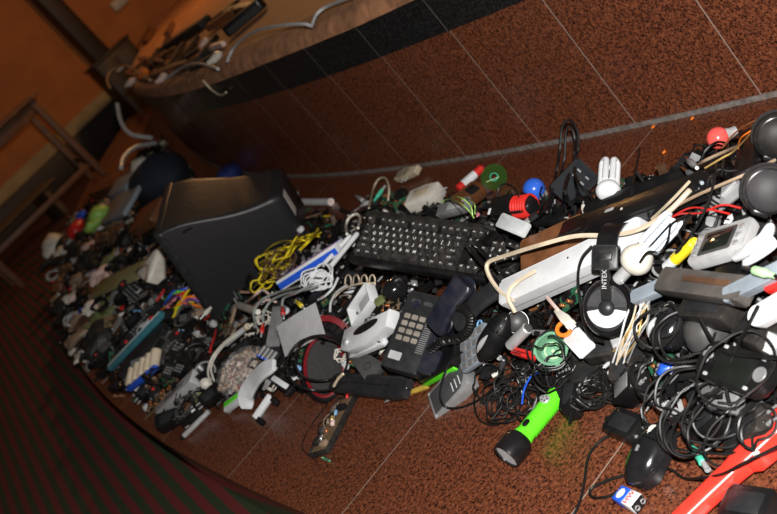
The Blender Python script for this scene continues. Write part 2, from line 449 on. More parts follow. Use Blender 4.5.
def carpet_mat():
    m = bpy.data.materials.new('striped_carpet'); m.use_nodes = True; MATS['striped_carpet'] = m
    nt = m.node_tree; b = nt.nodes['Principled BSDF']; L = nt.links.new
    geo = nt.nodes.new('ShaderNodeNewGeometry'); mp = nt.nodes.new('ShaderNodeMapping'); L(geo.outputs['Position'], mp.inputs['Vector'])
    mp.inputs['Rotation'].default_value = (0, 0, math.radians(CARPET_ROT))
    w = nt.nodes.new('ShaderNodeTexWave'); w.wave_type = 'BANDS'; w.bands_direction = 'X'; w.inputs['Scale'].default_value = CARPET_SCALE; w.inputs['Distortion'].default_value = 0.3; w.inputs['Detail Scale'].default_value = 3
    L(mp.outputs[0], w.inputs['Vector'])
    r = nt.nodes.new('ShaderNodeValToRGB'); r.color_ramp.interpolation = 'EASE'
    e = r.color_ramp.elements; e[0].position = 0.46; e[0].color = (0.030, 0.050, 0.012, 1); e[1].position = 0.56; e[1].color = (0.20, 0.013, 0.010, 1)
    L(w.outputs['Fac'], r.inputs['Fac'])
    nz = nt.nodes.new('ShaderNodeTexNoise'); nz.inputs['Scale'].default_value = 220; L(geo.outputs['Position'], nz.inputs['Vector'])
    mx = nt.nodes.new('ShaderNodeMixRGB'); mx.blend_type = 'MULTIPLY'; mx.inputs[0].default_value = 0.6; L(r.outputs[0], mx.inputs[1]); L(nz.outputs['Color'], mx.inputs[2])
    L(mx.outputs[0], b.inputs['Base Color']); b.inputs['Roughness'].default_value = 0.9
    bp = nt.nodes.new('ShaderNodeBump'); bp.inputs['Strength'].default_value = 0.5; bp.inputs['Distance'].default_value = 0.004; L(nz.outputs['Fac'], bp.inputs['Height']); L(bp.outputs[0], b.inputs['Normal'])
CARPET_ROT, CARPET_SCALE = 3.2, 5.6
CARPET_Z = -0.19
carpet_mat()
mat('plaster_orange', (0.58, 0.20, 0.055), 0.8, dirt=0.25, scale=3)
mat('stage_top', (0.55, 0.23, 0.085), 0.7, dirt=0.5, scale=9, bump=0.6)
mat('plaster_edge', (0.46, 0.21, 0.10), 0.8, dirt=0.55, scale=22, bump=0.9)
mat('cream_paint', (0.5, 0.36, 0.17), 0.6, dirt=0.3, scale=6)
mat('dark_wood', (0.035, 0.016, 0.009), 0.5, dirt=0.4, scale=8)
mat('floor_boards', (0.12, 0.075, 0.035), 0.6, dirt=0.45, scale=5)
mat('edge_lacquer', (0.05, 0.014, 0.010), 0.16, dirt=0.3, scale=6, coat=0.5)
mat('cement', (0.24, 0.21, 0.19), 0.7, dirt=0.5, scale=60, bump=0.5)
def arc_pts(R, y0, y1, n):
    a0 = math.asin((y0 - SCY) / R); a1 = math.asin((y1 - SCY) / R)
    return [(SCX - R * math.cos(a0 + (a1 - a0) * i / n), SCY + R * math.sin(a0 + (a1 - a0) * i / n)) for i in range(n + 1)]
def band_between(R0, R1, z0, z1, y0=-1.5, y1=12.6, n=120, zb=None):
    """solid curved course of the stage: R0 outer radius, R1 inner radius"""
    g = G(); a = arc_pts(R0, y0, y1, n); b = arc_pts(R1, y0, y1, n)
    rings = [[Vector((*p, z0)), Vector((*p, z1)), Vector((*q, z1)), Vector((*q, z0))] for p, q in zip(a, b)]
    g.loft(rings); return g
# step (floor) with its nosing, the riser, the black course, the plastered lip and the stage top
struct('floor', band_between(R_EDGE, R_RISER - 0.02, -0.03, 0.0), 'granite_floor', smooth=False)
struct('trim_1', band_between(R_EDGE - 0.012, R_EDGE - 0.4, CARPET_Z, -0.03), 'edge_lacquer')
struct('wall_riser', band_between(R_RISER, R_RISER - 0.05, -0.02, 0.405), 'granite_riser')
struct('baseboard_riser', band_between(R_RISER + 0.004, R_RISER, 0.0, 0.012), 'cement')
struct('trim_2', band_between(R_RISER + 0.005, R_RISER - 0.05, 0.4062, 0.52), 'granite_black')
def lip():
    g = G(); n = 160; a = arc_pts(R_RISER, -1.5, 12.6, n); rings = []
    for i in range(n + 1):
        ring = []
        for dr, z in ((0.003, 0.52), (-0.004, 0.545), (-0.02, 0.562), (-0.05, 0.572), (-0.11, 0.569), (-0.11, 0.50), (-0.03, 0.50)):
            q = arc_at = (SCX - (R_RISER + dr) * math.cos(math.asin((a[i][1] - SCY) / R_RISER)), SCY + (R_RISER + dr) * (a[i][1] - SCY) / R_RISER)
            j = noise.noise(Vector((i * 0.11, z * 30, dr * 9))) * 0.009
            ring.append(Vector((q[0] + j, q[1], z + j * 0.6)))
        rings.append(ring)
    g.loft(rings); return g
struct('trim_3', lip(), 'plaster_edge')
g = G(); a = arc_pts(R_RISER - 0.09, -1.5, 12.6, 80)
poly = a + [(9.0, 12.6), (9.0, -1.5)]
g.prism(poly, 0.45, 0.565); struct('floor_stage', g, 'stage_top')
g = G(); g.box((0.5, 5.5, CARPET_Z - 0.05), (9, 16, 0.1)); struct('floor_carpet', g, 'striped_carpet', smooth=False)
WALL_Y = 12.9
g = G(); g.box((2.5, WALL_Y + 0.1, 1.8), (14, 0.2, 4.2)); struct('wall_back', g, 'plaster_orange')
# ---------------------------------------------------------------- far end of the hall
g = G(); g.box((1.0, WALL_Y - 0.02, 0.27), (9, 0.04, 0.15), 0.01); struct('baseboard_back', g, 'cream_paint')
g = G(); g.box((1.0, WALL_Y - 0.02, 0.0), (9, 0.05, 0.38), 0.01); struct('baseboard_low', g, 'dark_wood')
def Yp(px, py, y): r = ray(px, py); return CAMPOS + r * (y / r.y)
# dark post against the wall, and a dark cabinet at its foot
a = Yp(40, -6, WALL_Y - 0.3); b = Yp(118, 66, WALL_Y - 0.3)
g = G(); mid = (a.x + b.x) / 2; g.box((mid, WALL_Y - 0.16, 1.8), (0.22, 0.3, 4.2), 0.02); g.box((mid, WALL_Y - 0.16, 0.0), (0.26, 0.32, 0.5), 0.02); struct('wall_pillar', g, 'dark_wood')
t = thing('side_cabinet', 'dark wooden cabinet at the foot of the dark post by the orange wall', 'cabinet', Matrix.Translation((3.15, 11.6, 0)))
g = G(); g.box((0, 0, 0.28), (0.5, 0.42, 0.74), 0.015); part('body', g, 'dark_wood', t)
g = G(); g.box((0, 0, 0.66), (0.54, 0.46, 0.03), 0.008); part('worktop', g, 'dark_wood', t)
for s in (-1, 1):
    g = G(); g.box((s * 0.122, -0.214, 0.28), (0.23, 0.015, 0.62), 0.004); d = part('door', g, 'dark_wood', t)
    g = G(); g.cyl((s * 0.04, -0.22, 0.35), (s * 0.04, -0.245, 0.35), 0.012); part('knob', g, 'steel', d)
# wooden table: legs tall, top running off to the left
TX, TY = 1.80, 9.3
t = thing('wooden_table', 'worn brown wooden table standing before the orange wall', 'table', Matrix.Translation((TX, TY, 0)))
TH = 0.905
g = G(); g.box((-0.62, 0.28, TH - 0.02), (1.34, 0.66, 0.035), 0.006); part('tabletop', g, 'wood', t)
for x, y in ((-0.03, 0.02), (-0.03, 0.55), (-1.20, 0.02), (-1.20, 0.55)):
    z0 = 0 if x > -0.5 else CARPET_Z
    g = G(); g.box((x, y, (TH - 0.04 + z0) / 2), (0.06, 0.06, TH - 0.04 - z0), 0.006); part('leg', g, 'wood', t)
for c, d in (((-0.615, 0.02, TH - 0.10), (1.11, 0.03, 0.11)), ((-0.615, 0.55, TH - 0.10), (1.11, 0.03, 0.11)), ((-0.03, 0.285, TH - 0.10), (0.03, 0.47, 0.11)), ((-1.20, 0.285, TH - 0.10), (0.03, 0.47, 0.11))):
    g = G(); g.box(c, d, 0.004); part('apron', g, 'wood', t)
for c, d in (((-0.615, 0.02, 0.16), (1.11, 0.03, 0.05)), ((-0.03, 0.285, 0.22), (0.03, 0.47, 0.05))):
    g = G(); g.box(c, d, 0.004); part('stretcher', g, 'wood', t)
# a low bench and its slats beyond the heap at the left edge
t = thing('slatted_bench', 'low pale slatted bench on the carpet at the far left', 'bench', Matrix.Translation((0.95, 10.9, CARPET_Z)) @ Matrix.Rotation(0.15, 4, 'Z'))
for i in range(4):
    g = G(); g.box((-0.2, i * 0.16, 0.34), (1.9, 0.11, 0.03), 0.005); part('slat', g, 'floor_boards', t)
for x in (-1.0, 0.6):
    g = G(); g.box((x, 0.24, 0.16), (0.06, 0.5, 0.32), 0.005); part('leg', g, 'floor_boards', t)

# ---------------------------------------------------------------- on the stage top
def T_(px, py, z=0.572): return Zp(px, py, z)
def ontop(px0, py0, px1, py1): return fr(T_(px0, py0), T_(px1, py1))
m, L = ontop(230, 37, 267, 6)
t = thing('loudspeaker_bar', 'thick black bar loudspeaker lying on the orange stage top', 'speaker', lift(m, 0.031))
g = G(); g.prism(rrect(L, 0.06, 0.02), -0.03, 0.022, 0.008); part('body', g, 'black', t)
g = G(); g.box((0.0, -0.031, -.01), (L * 0.8, 0.006, 0.03), 0.003); part('grille', g, 'foam', t)
m, L = ontop(168, 50, 208, 24)
t = thing('dark_box', 'dark box lying behind the bar loudspeaker on the stage top', 'box', lift(m, 0.02))
g = G(); g.box((0, 0, 0), (L, 0.09, 0.038), 0.004); part('body', g, 'black_dusty', t)
g = G(); g.box((0, 0, 0.021), (L * 0.96, 0.08, 0.006), 0.002); part('lid', g, 'dark_wood', t)
sc = [(150, 66, 178, 50, 'rust_brown'), (162, 62, 170, 38, 'dark_wood'), (186, 60, 199, 40, 'dark_wood'), (141, 60, 166, 64, 'wood'), (155, 78, 190, 66, 'wood'), (205, 52, 226, 46, 'pink_pale'),
      (170, 72, 186, 46, 'dark_wood'), (128, 72, 150, 80, 'wood'), (212, 30, 236, 14, 'rust_brown'), (226, 14, 256, 8, 'dark_wood'), (136, 50, 150, 28, 'rust_brown'), (194, 70, 214, 58, 'black_dusty')]
sc += [(176, 66, 200, 52, 'black_dusty'), (188, 72, 214, 50, 'dark_wood'), (152, 70, 160, 52, 'dark_wood'), (206, 58, 218, 40, 'black_dusty'), (134, 74, 148, 60, 'rust_brown'), (214, 22, 240, 2, 'dark_wood'), (146, 44, 155, 30, 'rust_brown'), (168, 36, 174, 25, 'rust_brown')]
for i, (x0, y0, x1, y1, mt_) in enumerate(sc):
    m, L = ontop(x0, y0, x1, y1); g = G(); w = 0.03 + 0.03 * rnd.random()
    g.prism([(-L / 2, -w * .4), (-L * .2, -w * .55), (L / 2, -w * .35), (L * .48, w * .3), (L * .1, w * .5), (-L * .46, w * .45)], 0, 0.015 + 0.02 * rnd.random(), 0.003)
    solo('wood_scrap', 'broken strip of wood among the litter on the orange stage top', 'wood scrap', g, mt_, lift(m, 0.002), group='wood scraps on the stage top')
for i, (x, y, mt_, r) in enumerate([(133, 84, 'pink_pale', .035), (146, 76, 'orange', .03), (122, 70, 'off_white', .03), (164, 80, 'pink_pale', .03), (178, 70, 'copper', .03), (218, 60, 'off_white', .03), (206, 44, 'pink_pale', .025)]):
    P = T_(x, y); g = G(); g.ell((0, 0, r * .5), r * 1.3, r, r * .6, 9, 6)
    for v in g.bm.verts: v.co *= 1 + 0.3 * noise.noise(v.co * 60)
    solo('plaster_crumb', 'pale lump of plaster rubble on the orange stage top', 'rubble', g, mt_, Matrix.Translation(P + Vector((0, 0, -0.002))), group='rubble lumps on the stage top')
Q = lambda p, dz=0.012: T_(p[0], p[1], 0.572 + dz)
cable('grey cable arching over the litter on the stage top', [Q((166, 79)), Q((180, 69), .02), Q((193, 64), .03), Q((206, 65), .03), Q((218, 69))], 0.0065, 'light_grey')
cable('grey cable running up to the top edge along the stage lip', [Q((227, 62)), Q((233, 49), .03), Q((245, 37), .05), Q((262, 29), .06), Q((284, 25), .05), Q((303, 24), .03), Q((312, 26))], 0.0055, 'light_grey')
cable('pale cable crossing the stage top near the top edge of the photo', [Q((312, 25)), Q((317, 14), .03), Q((328, 6), .03), Q((352, -3), .03)], 0.005, 'light_grey')
cable('thin pale wire at the far rounded end of the stage top', [Q((110, 88)), Q((107, 80), .03), Q((112, 70), .05), Q((126, 66), .02), Q((150, 80), 0.01)], 0.008, 'tan')
# pale box on the wall at the top
t = thing('wall_fitting', 'small pale fitting fixed high on the orange wall', 'light fitting', Matrix.Translation(Yp(119, 3, WALL_Y - 0.03)))
g = G(); g.box((0, 0, 0), (0.22, 0.07, 0.13), 0.02); part('housing', g, 'cream', t)
g = G(); g.box((0, -0.04, 0), (0.18, 0.02, 0.09), 0.01); part('cover', g, 'off_white', t)
# wire hooked over the edge of the black course
A = Yp(209, 83, 4.15); 
cable('short pale wire hooked over the black edge of the stage', [Vector((arc_x(R_RISER, 4.15) - 0.006, 4.16, 0.55)), Vector((arc_x(R_RISER, 4.15) - 0.012, 4.14, 0.50)), Vector((arc_x(R_RISER, 4.08) - 0.02, 4.06, 0.47)), Vector((arc_x(R_RISER, 4.0) - 0.02, 3.97, 0.475))], 0.004, 'beige')
cable('pale grey cable hanging down the far end of the stage', [Yp(117, 104, 6.3), Yp(121, 122, 6.2), Yp(131, 134, 6.1), Yp(152, 138, 6.0)], 0.013, 'light_grey')
cable('pale grey cable bowed beside the white cap at the far riser', [Yp(155, 143, 6.0), Yp(136, 147, 5.9), Yp(124, 157, 5.8), Yp(121, 168, 5.7)], 0.013, 'light_grey')

for x, y in ((632, 131), (664, 131), (664, 152)):
    P = Zp(x, y, .003) if y > 140 else Vector((arc_x(R_RISER, 1.9 if x < 640 else 1.78) - .02, 1.9 if x < 640 else 1.78, .004))
    g = G(); g.ell((0, 0, 0), .006, .004, .003, 8, 5); solo('orange_crumb', 'tiny orange crumb on the granite by the foot of the riser', 'crumb', g, 'orange', Matrix.Translation(P), group='orange crumbs by the riser')
# ================================================================ things of the heap, near to far
# ---- reusable builders (all in metres, thing frame: x along the thing, z out of the heap)
def slab(name, label, cat, a, b, w, t, mt, r=0.006, k=0.0, roll=0.0, dz=None, group=None, bev=0.003, up=None):
    m, L = fr(a if len(a) > 2 else (*a, dz if dz is not None else t / 2), b if len(b) > 2 else (*b, dz if dz is not None else t / 2), k, up, roll)
    o = thing(name, label, cat, m, group)
    g = G(); g.prism(rrect(L, w, r), -t / 2, t / 2, bev); part('body', g, mt, o)
    return o, L
def make_adapter(label, a, b, w, t, mt='black', prongs=2, k=0.3, group=None, name='power_adapter', cord=True, r=0.006, roll=0.0, dz=None, lab=None):
    o, L = slab(name, label, 'power adapter', a, b, w, t, mt, r, k, roll, dz, group)
    g = G(); g.prism(rrect(L * 0.7, w * 0.62, 0.003), t / 2 - 0.0005, t / 2 + 0.0012, 0.0005); part('rating_label', g, lab or ('charcoal' if mt != 'off_white' else 'light_grey'), o)
    for i in range(prongs):
        g = G(); y = (i - (prongs - 1) / 2) * 0.019
        g.cyl((L / 2 - 0.001, y, 0), (L / 2 + 0.008, y, 0), 0.0034, n=10); g.cyl((L / 2 + 0.008, y, 0), (L / 2 + 0.02, y, 0), 0.0022, 0.0018, n=10); part('prong', g, 'steel', o)
    if cord:
        g = G(); g.cyl((-L / 2 + 0.001, 0, 0), (-L / 2 - 0.02, 0, 0), 0.0045, 0.003, 10); part('strain_relief', g, 'black_rubber', o)
    return o
def make_mouse(label, a, b, w, h=0.038, mt='black_gloss', stripe=None, wheel='dark_grey', k=0.0, dz=0.0, logo=False):
    """a = tail end, b = button end"""
    m, L = fr(a if len(a) > 2 else (*a, dz), b if len(b) > 2 else (*b, dz), k); o = thing('computer_mouse', label, 'computer mouse', m)
    def shell(x0, x1, y0=-1, y1=1, gap=0.0, lift_=0.0):
        g = G(); nx, ny = 14, 12; rings = []
        for i in range(nx + 1):
            u = x0 + (x1 - x0) * i / nx
            e = max(0.0, 1 - abs(2 * u - 1) ** 3.2) ** 0.5
            ww = w / 2 * e * (0.92 + 0.12 * math.cos((u - .3) * 3)); hh = h * max(0.0, 1 - abs((u - 0.42) / 0.62) ** 2.4) ** 0.6
            ring = []
            for j in range(ny + 1):
                v = y0 + (y1 - y0) * j / ny; an = v * PI / 2
                ring.append(Vector(((u - .5) * L, ww * math.sin(an) * (1 - gap), max(0.002, hh * math.cos(an) ** 0.7 if math.cos(an) > 0 else 0) + lift_)))
            ring += [Vector((p.x, p.y, 0.001)) for p in reversed(ring)]
            rings.append(ring)
        g.loft(rings); bmesh.ops.recalc_face_normals(g.bm, faces=g.bm.faces); return g
    part('shell', shell(0.01, 0.66), mt, o, ang=50)
    for s in (-1, 1): part('button', shell(0.672, 0.99, min(0.04 * s, s), max(0.04 * s, s)), mt, o, ang=50)
    g = G(); zc = h * 0.62; g.torus((L * 0.28, 0, zc), 0.008, 0.0032, (0, 1, 0), 20, 8); part('scroll_wheel', g, wheel, o)
    if stripe:
        g = G(); pts = []
        for i in range(9):
            u_ = .12 + .42 * i / 8; y_ = w * (.24 + .03 * math.sin(i / 8 * PI))
            e_ = max(0.0, 1 - abs(2 * (.01 + .65 * (u_ - .01) / .65) - 1) ** 3.2) ** 0.5; ww_ = w / 2 * e_ * (0.92 + 0.12 * math.cos((u_ - .3) * 3)); hh_ = h * max(0.0, 1 - abs((u_ - 0.42) / 0.62) ** 2.4) ** 0.6
            pts.append(Vector(((u_ - .5) * L, y_, hh_ * math.cos(math.asin(min(.98, y_ / ww_))) ** .7)))
        g.tube(pts, [0.001 + 0.0045 * math.sin(PI * i / 8) for i in range(9)], 8); part('side_stripe', g, stripe, o, label='silver stripe')
    if logo:
        g = G(); g.prism(rrect(0.010, 0.005, 0.0015), 0, 0.0008); q = part('emblem', g, 'steel', o); q.matrix_local = Matrix.Translation((-L * .02, 0, h * 1.0)) 
    return o
def make_cfl(label, a, b, d_tube, nt, ball_r, ball_len, base=None, dz=0.02, mt='white', k=0.2, tube='white'):
    """compact fluorescent lamp; a = cap end, b = tube end"""
    m, L = fr((*a, dz), (*b, dz), k); o = thing('fluorescent_bulb', label, 'light bulb', m)
    x0 = -L / 2
    if base:
        g = G(); g.lathe([(0, 0), (0.009, 0), (0.0105, .003), (0.0105, base), (0.0125, base + .002), (0.0125, base + 0.004)], 20, (x0, 0, 0), (1, 0, 0)); 
        g.cyl((x0 + 0.008, 0.009, 0), (x0 + 0.008, 0.0145, 0), 0.002, n=8); g.cyl((x0 + 0.008, -0.009, 0), (x0 + 0.008, -0.0145, 0), 0.002, n=8); part('bayonet_cap', g, 'silver', o, label='bayonet cap of dull metal')
        g = G(); g.cyl((x0 - 0.001, 0.004, 0), (x0 + .001, 0.004, 0), 0.002, n=8); g.cyl((x0 - 0.001, -0.004, 0), (x0 + .001, -0.004, 0), 0.002, n=8); part('contact', g, 'black', o)
    else: base = 0
    xb = x0 + base
    g = G(); pr = []
    for i in range(15):
        u = i / 14; pr.append((ball_r * (0.55 + 0.45 * math.sin(PI * min(1, u * 1.15) ** 0.9) ** 0.8) if u < 0.88 else ball_r * 0.62 * (1 - (u - .88) / .12 * .25), u * ball_len))
    pr = [(0, 0)] + pr + [(0, ball_len)]; g.lathe(pr, 28, (xb, 0, 0), (1, 0, 0)); part('ballast_housing', g, mt, o, ang=60)
    xt = xb + ball_len * 0.98; xe = L / 2; R = ball_r * 0.52
    for i in range(nt):
        an = 2 * PI * i / nt + 0.5; tx = Vector((0, -math.sin(an), math.cos(an))) * d_tube * 0.62; c = Vector((0, math.cos(an), math.sin(an))) * R
        pts = [Vector((xt - .003, 0, 0)) + c - tx, Vector((xe - d_tube, 0, 0)) + c - tx]
        pts += [Vector((xe - d_tube, 0, 0)) + c - tx * math.cos(q) + Vector((d_tube * .6 * math.sin(q), 0, 0)) for q in (0.4, 0.9, 1.57, 2.2, 2.7)]
        pts += [Vector((xe - d_tube, 0, 0)) + c + tx, Vector((xt - .003, 0, 0)) + c + tx]
        g = G(); g.tube(pts, d_tube / 2, 10); part('glass_tube', g, tube, o, ang=60)
    return o
def make_bulb(label, c, R, mt, tilt=(0.3, 0.2, -1), dz=None):
    P = S((*c, R if dz is None else dz)); o = thing('light_bulb', label, 'light bulb', Matrix.Translation(P))
    g = G(); g.ell((0, 0, 0), R, R, R, 32, 18); part('glass_globe', g, mt, o, ang=80)
    ax = Vector(tilt).normalized(); g = G(); g.lathe([(0.0, 0), (R * .62, 0), (R * .5, R * .3), (R * .48, R * .9), (R * .2, R * 1.02), (0, R * 1.05)], 18, ax * R * .78, ax); part('cap', g, 'silver', o)
    return o
def make_jack(label, a, b, r=0.005, mt='black', tip='silver', dz=0.02, boot=True, group=None, name='jack_plug', rings=True, k=0.0):
    """plug with its pin: a = cord end, b = tip"""
    m, L = fr(a if len(a) > 2 else (*a, dz), b if len(b) > 2 else (*b, dz), k); o = thing(name, label, 'plug', m, group)
    g = G(); g.lathe([(0, 0), (r * .55, 0), (r * .7, L * .2), (r, L * .26), (r, L * .6), (r * .9, L * .62), (0, L * .62)], 14, (-L / 2, 0, 0), (1, 0, 0))
    part('grip', g, mt, o)
    g = G(); q = r * 0.42; g.lathe([(0, 0), (q, 0), (q, L * .3), (q * .6, L * .33), (q * .9, L * .36), (0, L * .385)], 12, (-L / 2 + L * .615, 0, 0), (1, 0, 0)); part('pin', g, tip, o)
    return o
def make_minidin(label, a, b, mt, r=0.0065, dz=0.015, k=0.0):
    m, L = fr((*a, dz), (*b, dz), k); o = thing('round_connector_plug', label, 'plug', m)
    g = G(); g.lathe([(0, 0), (r * .5, 0), (r * .62, L * .22), (r, L * .30), (r, L * .45), (r * .93, L * .47), (r, L * .49), (r, L * .72), (0, L * .72)], 16, (-L / 2, 0, 0), (1, 0, 0)); part('grip', g, mt, o)
    g = G(); g.lathe([(0, 0), (r * .72, 0), (r * .72, L * .28), (r * .6, L * .28), (r * .6, L * .1), (0, L * .1)], 16, (-L / 2 + L * .715, 0, 0), (1, 0, 0)); part('metal_shell', g, 'silver', o)
    return o
def pcb(name, label, cat, a, b, w, mt='pcb_green', n=14, dz=0.01, k=0.2, group=None, seed=1):
    m, L = fr((*a, dz), (*b, dz), k); o = thing(name, label, cat, m, group); R = random.Random(seed)
    g = G(); g.box((0, 0, 0), (L, w, 0.0016))
    for i in range(n):
        x, y = (R.random() - .5) * L * .85, (R.random() - .5) * w * .85; q = R.random()
        if q < .45: g.mi = 1; g.box((x, y, .003), (0.004 + R.random() * .012, 0.004 + R.random() * .008, .005), .0005)
        elif q < .75: h = .006 + R.random() * .008; g.mi = 2; g.cyl((x, y, 0.0005), (x, y, h), 0.0035, n=10, e=.0006)
        else: g.mi = 3; g.cyl((x, y, .003), (x + .006, y + .003, .003), 0.0015, n=8)
    part('board', g, [mt, 'black', 'copper', 'tan'], o)
    return o
def keypad(o, cols, rows, px_, py_, kw, kh, x0, y0, z, mt, t=0.003, gname='keypad'):
    g = G()
    for i in range(rows):
        for j in range(cols): g.prism(rrect(kw, kh, min(kw, kh) * .35, 3, x0 + i * px_, y0 + j * py_), z, z + t, 0.0006, 1)
    return part(gname, g, mt, o)

mat('plate_grey', (0.085, 0.085, 0.088), 0.35, metal=0.3, dirt=0.25)
# ---------------------------------------------------------------- 1 keyboard
m, s, err = quad([(371, 207), (530, 232), (512, 283), (346, 262)], 0.44, 0.148, 0.05, 0.7)
print('KB', s, err, [tuple(round(v, 2) for v in m @ Vector(p)) for p in ((-.22, 0, 0), (.22, 0, 0), (0, .07, 0), (0, -.07, 0))])
KW, KH = 0.44 * s, 0.148 * s
t = thing('computer_keyboard', 'dusty black full-size computer keyboard propped up on the middle of the heap', 'keyboard', m)
g = G(); g.prism(rrect(KW, KH, 0.008), -0.022, -0.004, 0.003); part('case', g, 'black', t)
g = G(); g.prism(rrect(KW * .99, KH * .13, 0.004, cy=KH * .425), -0.006, 0.001, 0.002); part('top_ledge', g, 'black_dusty', t)
g = G(); g.prism(rrect(KW * .99, KH * .09, 0.004, cy=-KH * .45), -0.006, 0.0, 0.002); part('front_ledge', g, 'black', t)
u = KW / 23.3
keys = []
def keyrow(y, specs, x0):
    x = x0
    for w_, txt in specs:
        if txt is not None: keys.append((x + w_ * u / 2, y, w_ * u, txt))
        x += w_ * u
X0 = -KW / 2 + u * .45
ry = [KH * .30 - u * i * 1.0 for i in range(6)]
dy = (KH * .30 + KH * .36) / 5.35
ry = [KH * .305, KH * .305 - dy * 1.2, KH * .305 - dy * 2.2, KH * .305 - dy * 3.2, KH * .305 - dy * 4.2, KH * .305 - dy * 5.2]
keyrow(ry[0], [(1, 'Esc'), (1, None)] + [(1, 'F%d' % i) for i in range(1, 5)] + [(.5, None)] + [(1, 'F%d' % i) for i in range(5, 9)] + [(.5, None)] + [(1, 'F%d' % i) for i in range(9, 13)] + [(.25, None), (1, 'Prt'), (1, 'Scr'), (1, 'Brk')], X0)
pad = lambda a, b, c, d=None: [(.25, None), (1, a), (1, b), (1, c), (.25, None)]
keyrow(ry[1], [(1, c) for c in '`1234567890-='] + [(2, 'Back')] + pad('Ins', 'Hm', 'PU') + [(1, 'Nm'), (1, '/'), (1, '*'), (1, '-')], X0)
keyrow(ry[2], [(1.5, 'Tab')] + [(1, c) for c in 'QWERTYUIOP[]'] + [(1.5, '\\')] + pad('Del', 'End', 'PD') + [(1, '7'), (1, '8'), (1, '9'), (1, '+')], X0)
keyrow(ry[3], [(1.75, 'Caps')] + [(1, c) for c in "ASDFGHJKL;'"] + [(2.25, 'Enter')] + pad(None, None, None) + [(1, '4'), (1, '5'), (1, '6'), (1, '+')], X0)
keyrow(ry[4], [(2.25, 'Shift')] + [(1, c) for c in 'ZXCVBNM,./'] + [(2.75, 'Shift')] + pad(None, '^', None) + [(1, '1'), (1, '2'), (1, '3'), (1, 'Ent')], X0)
keyrow(ry[5], [(1.5, 'Ctrl'), (1.25, 'Win'), (1.25, 'Alt'), (5.75, ''), (1.25, 'Alt'), (1.25, 'Win'), (1.25, 'Mn'), (1.5, 'Ctrl')] + pad('<', 'v', '>') + [(2, '0'), (1, '.'), (1, 'Ent')], X0)
g = G()
for x, y, w_, txt in keys:
    b_, t_ = rrect(w_ * .94, dy * .92, .0015, 1, x, y), rrect(w_ * .94 - u * .3, dy * .64, .0015, 1, x, y + dy * .06)
    g.loft([[Vector((*p, -0.005)) for p in b_], [Vector((*p, 0.0055)) for p in t_]])
part('keycaps', g, 'key_black', t)
cu_parts = []
for x, y, w_, txt in keys:
    if txt: cu_parts.append((txt, x, y + dy * .1, dy * (.62 if len(txt) == 1 else .30)))
def letters_mesh(items, mt, name, z, parent):
    """many small legends as one printed layer"""
    dg = bpy.context.evaluated_depsgraph_get(); bm = bmesh.new(); cache = {}
    for txt, x, y, sz in items:
        if txt not in cache:
            cu = bpy.data.curves.new('letters', 'FONT'); cu.body = txt; cu.size = 1; cu.align_x = 'CENTER'; cu.align_y = 'CENTER'; cu.resolution_u = 1; cu.offset = 0.012
            ob = bpy.data.objects.new('letters', cu); COL.objects.link(ob); dg = bpy.context.evaluated_depsgraph_get()
            cache[txt] = bpy.data.meshes.new_from_object(ob.evaluated_get(dg)); bpy.data.objects.remove(ob); bpy.data.curves.remove(cu)
        n0 = len(bm.verts); bm.from_mesh(cache[txt]); bm.verts.ensure_lookup_table()
        for v in bm.verts[n0:]: v.co = Vector((v.co.x * sz + x, v.co.y * sz + y, z))
    me = bpy.data.meshes.new(name); bm.to_mesh(me); bm.free(); me.materials.append(MATS[mt])
    for c in cache.values(): bpy.data.meshes.remove(c)
    return part(name, me, mt, parent)
letters_mesh(cu_parts, 'legend', 'key_lettering', 0.0058, t)

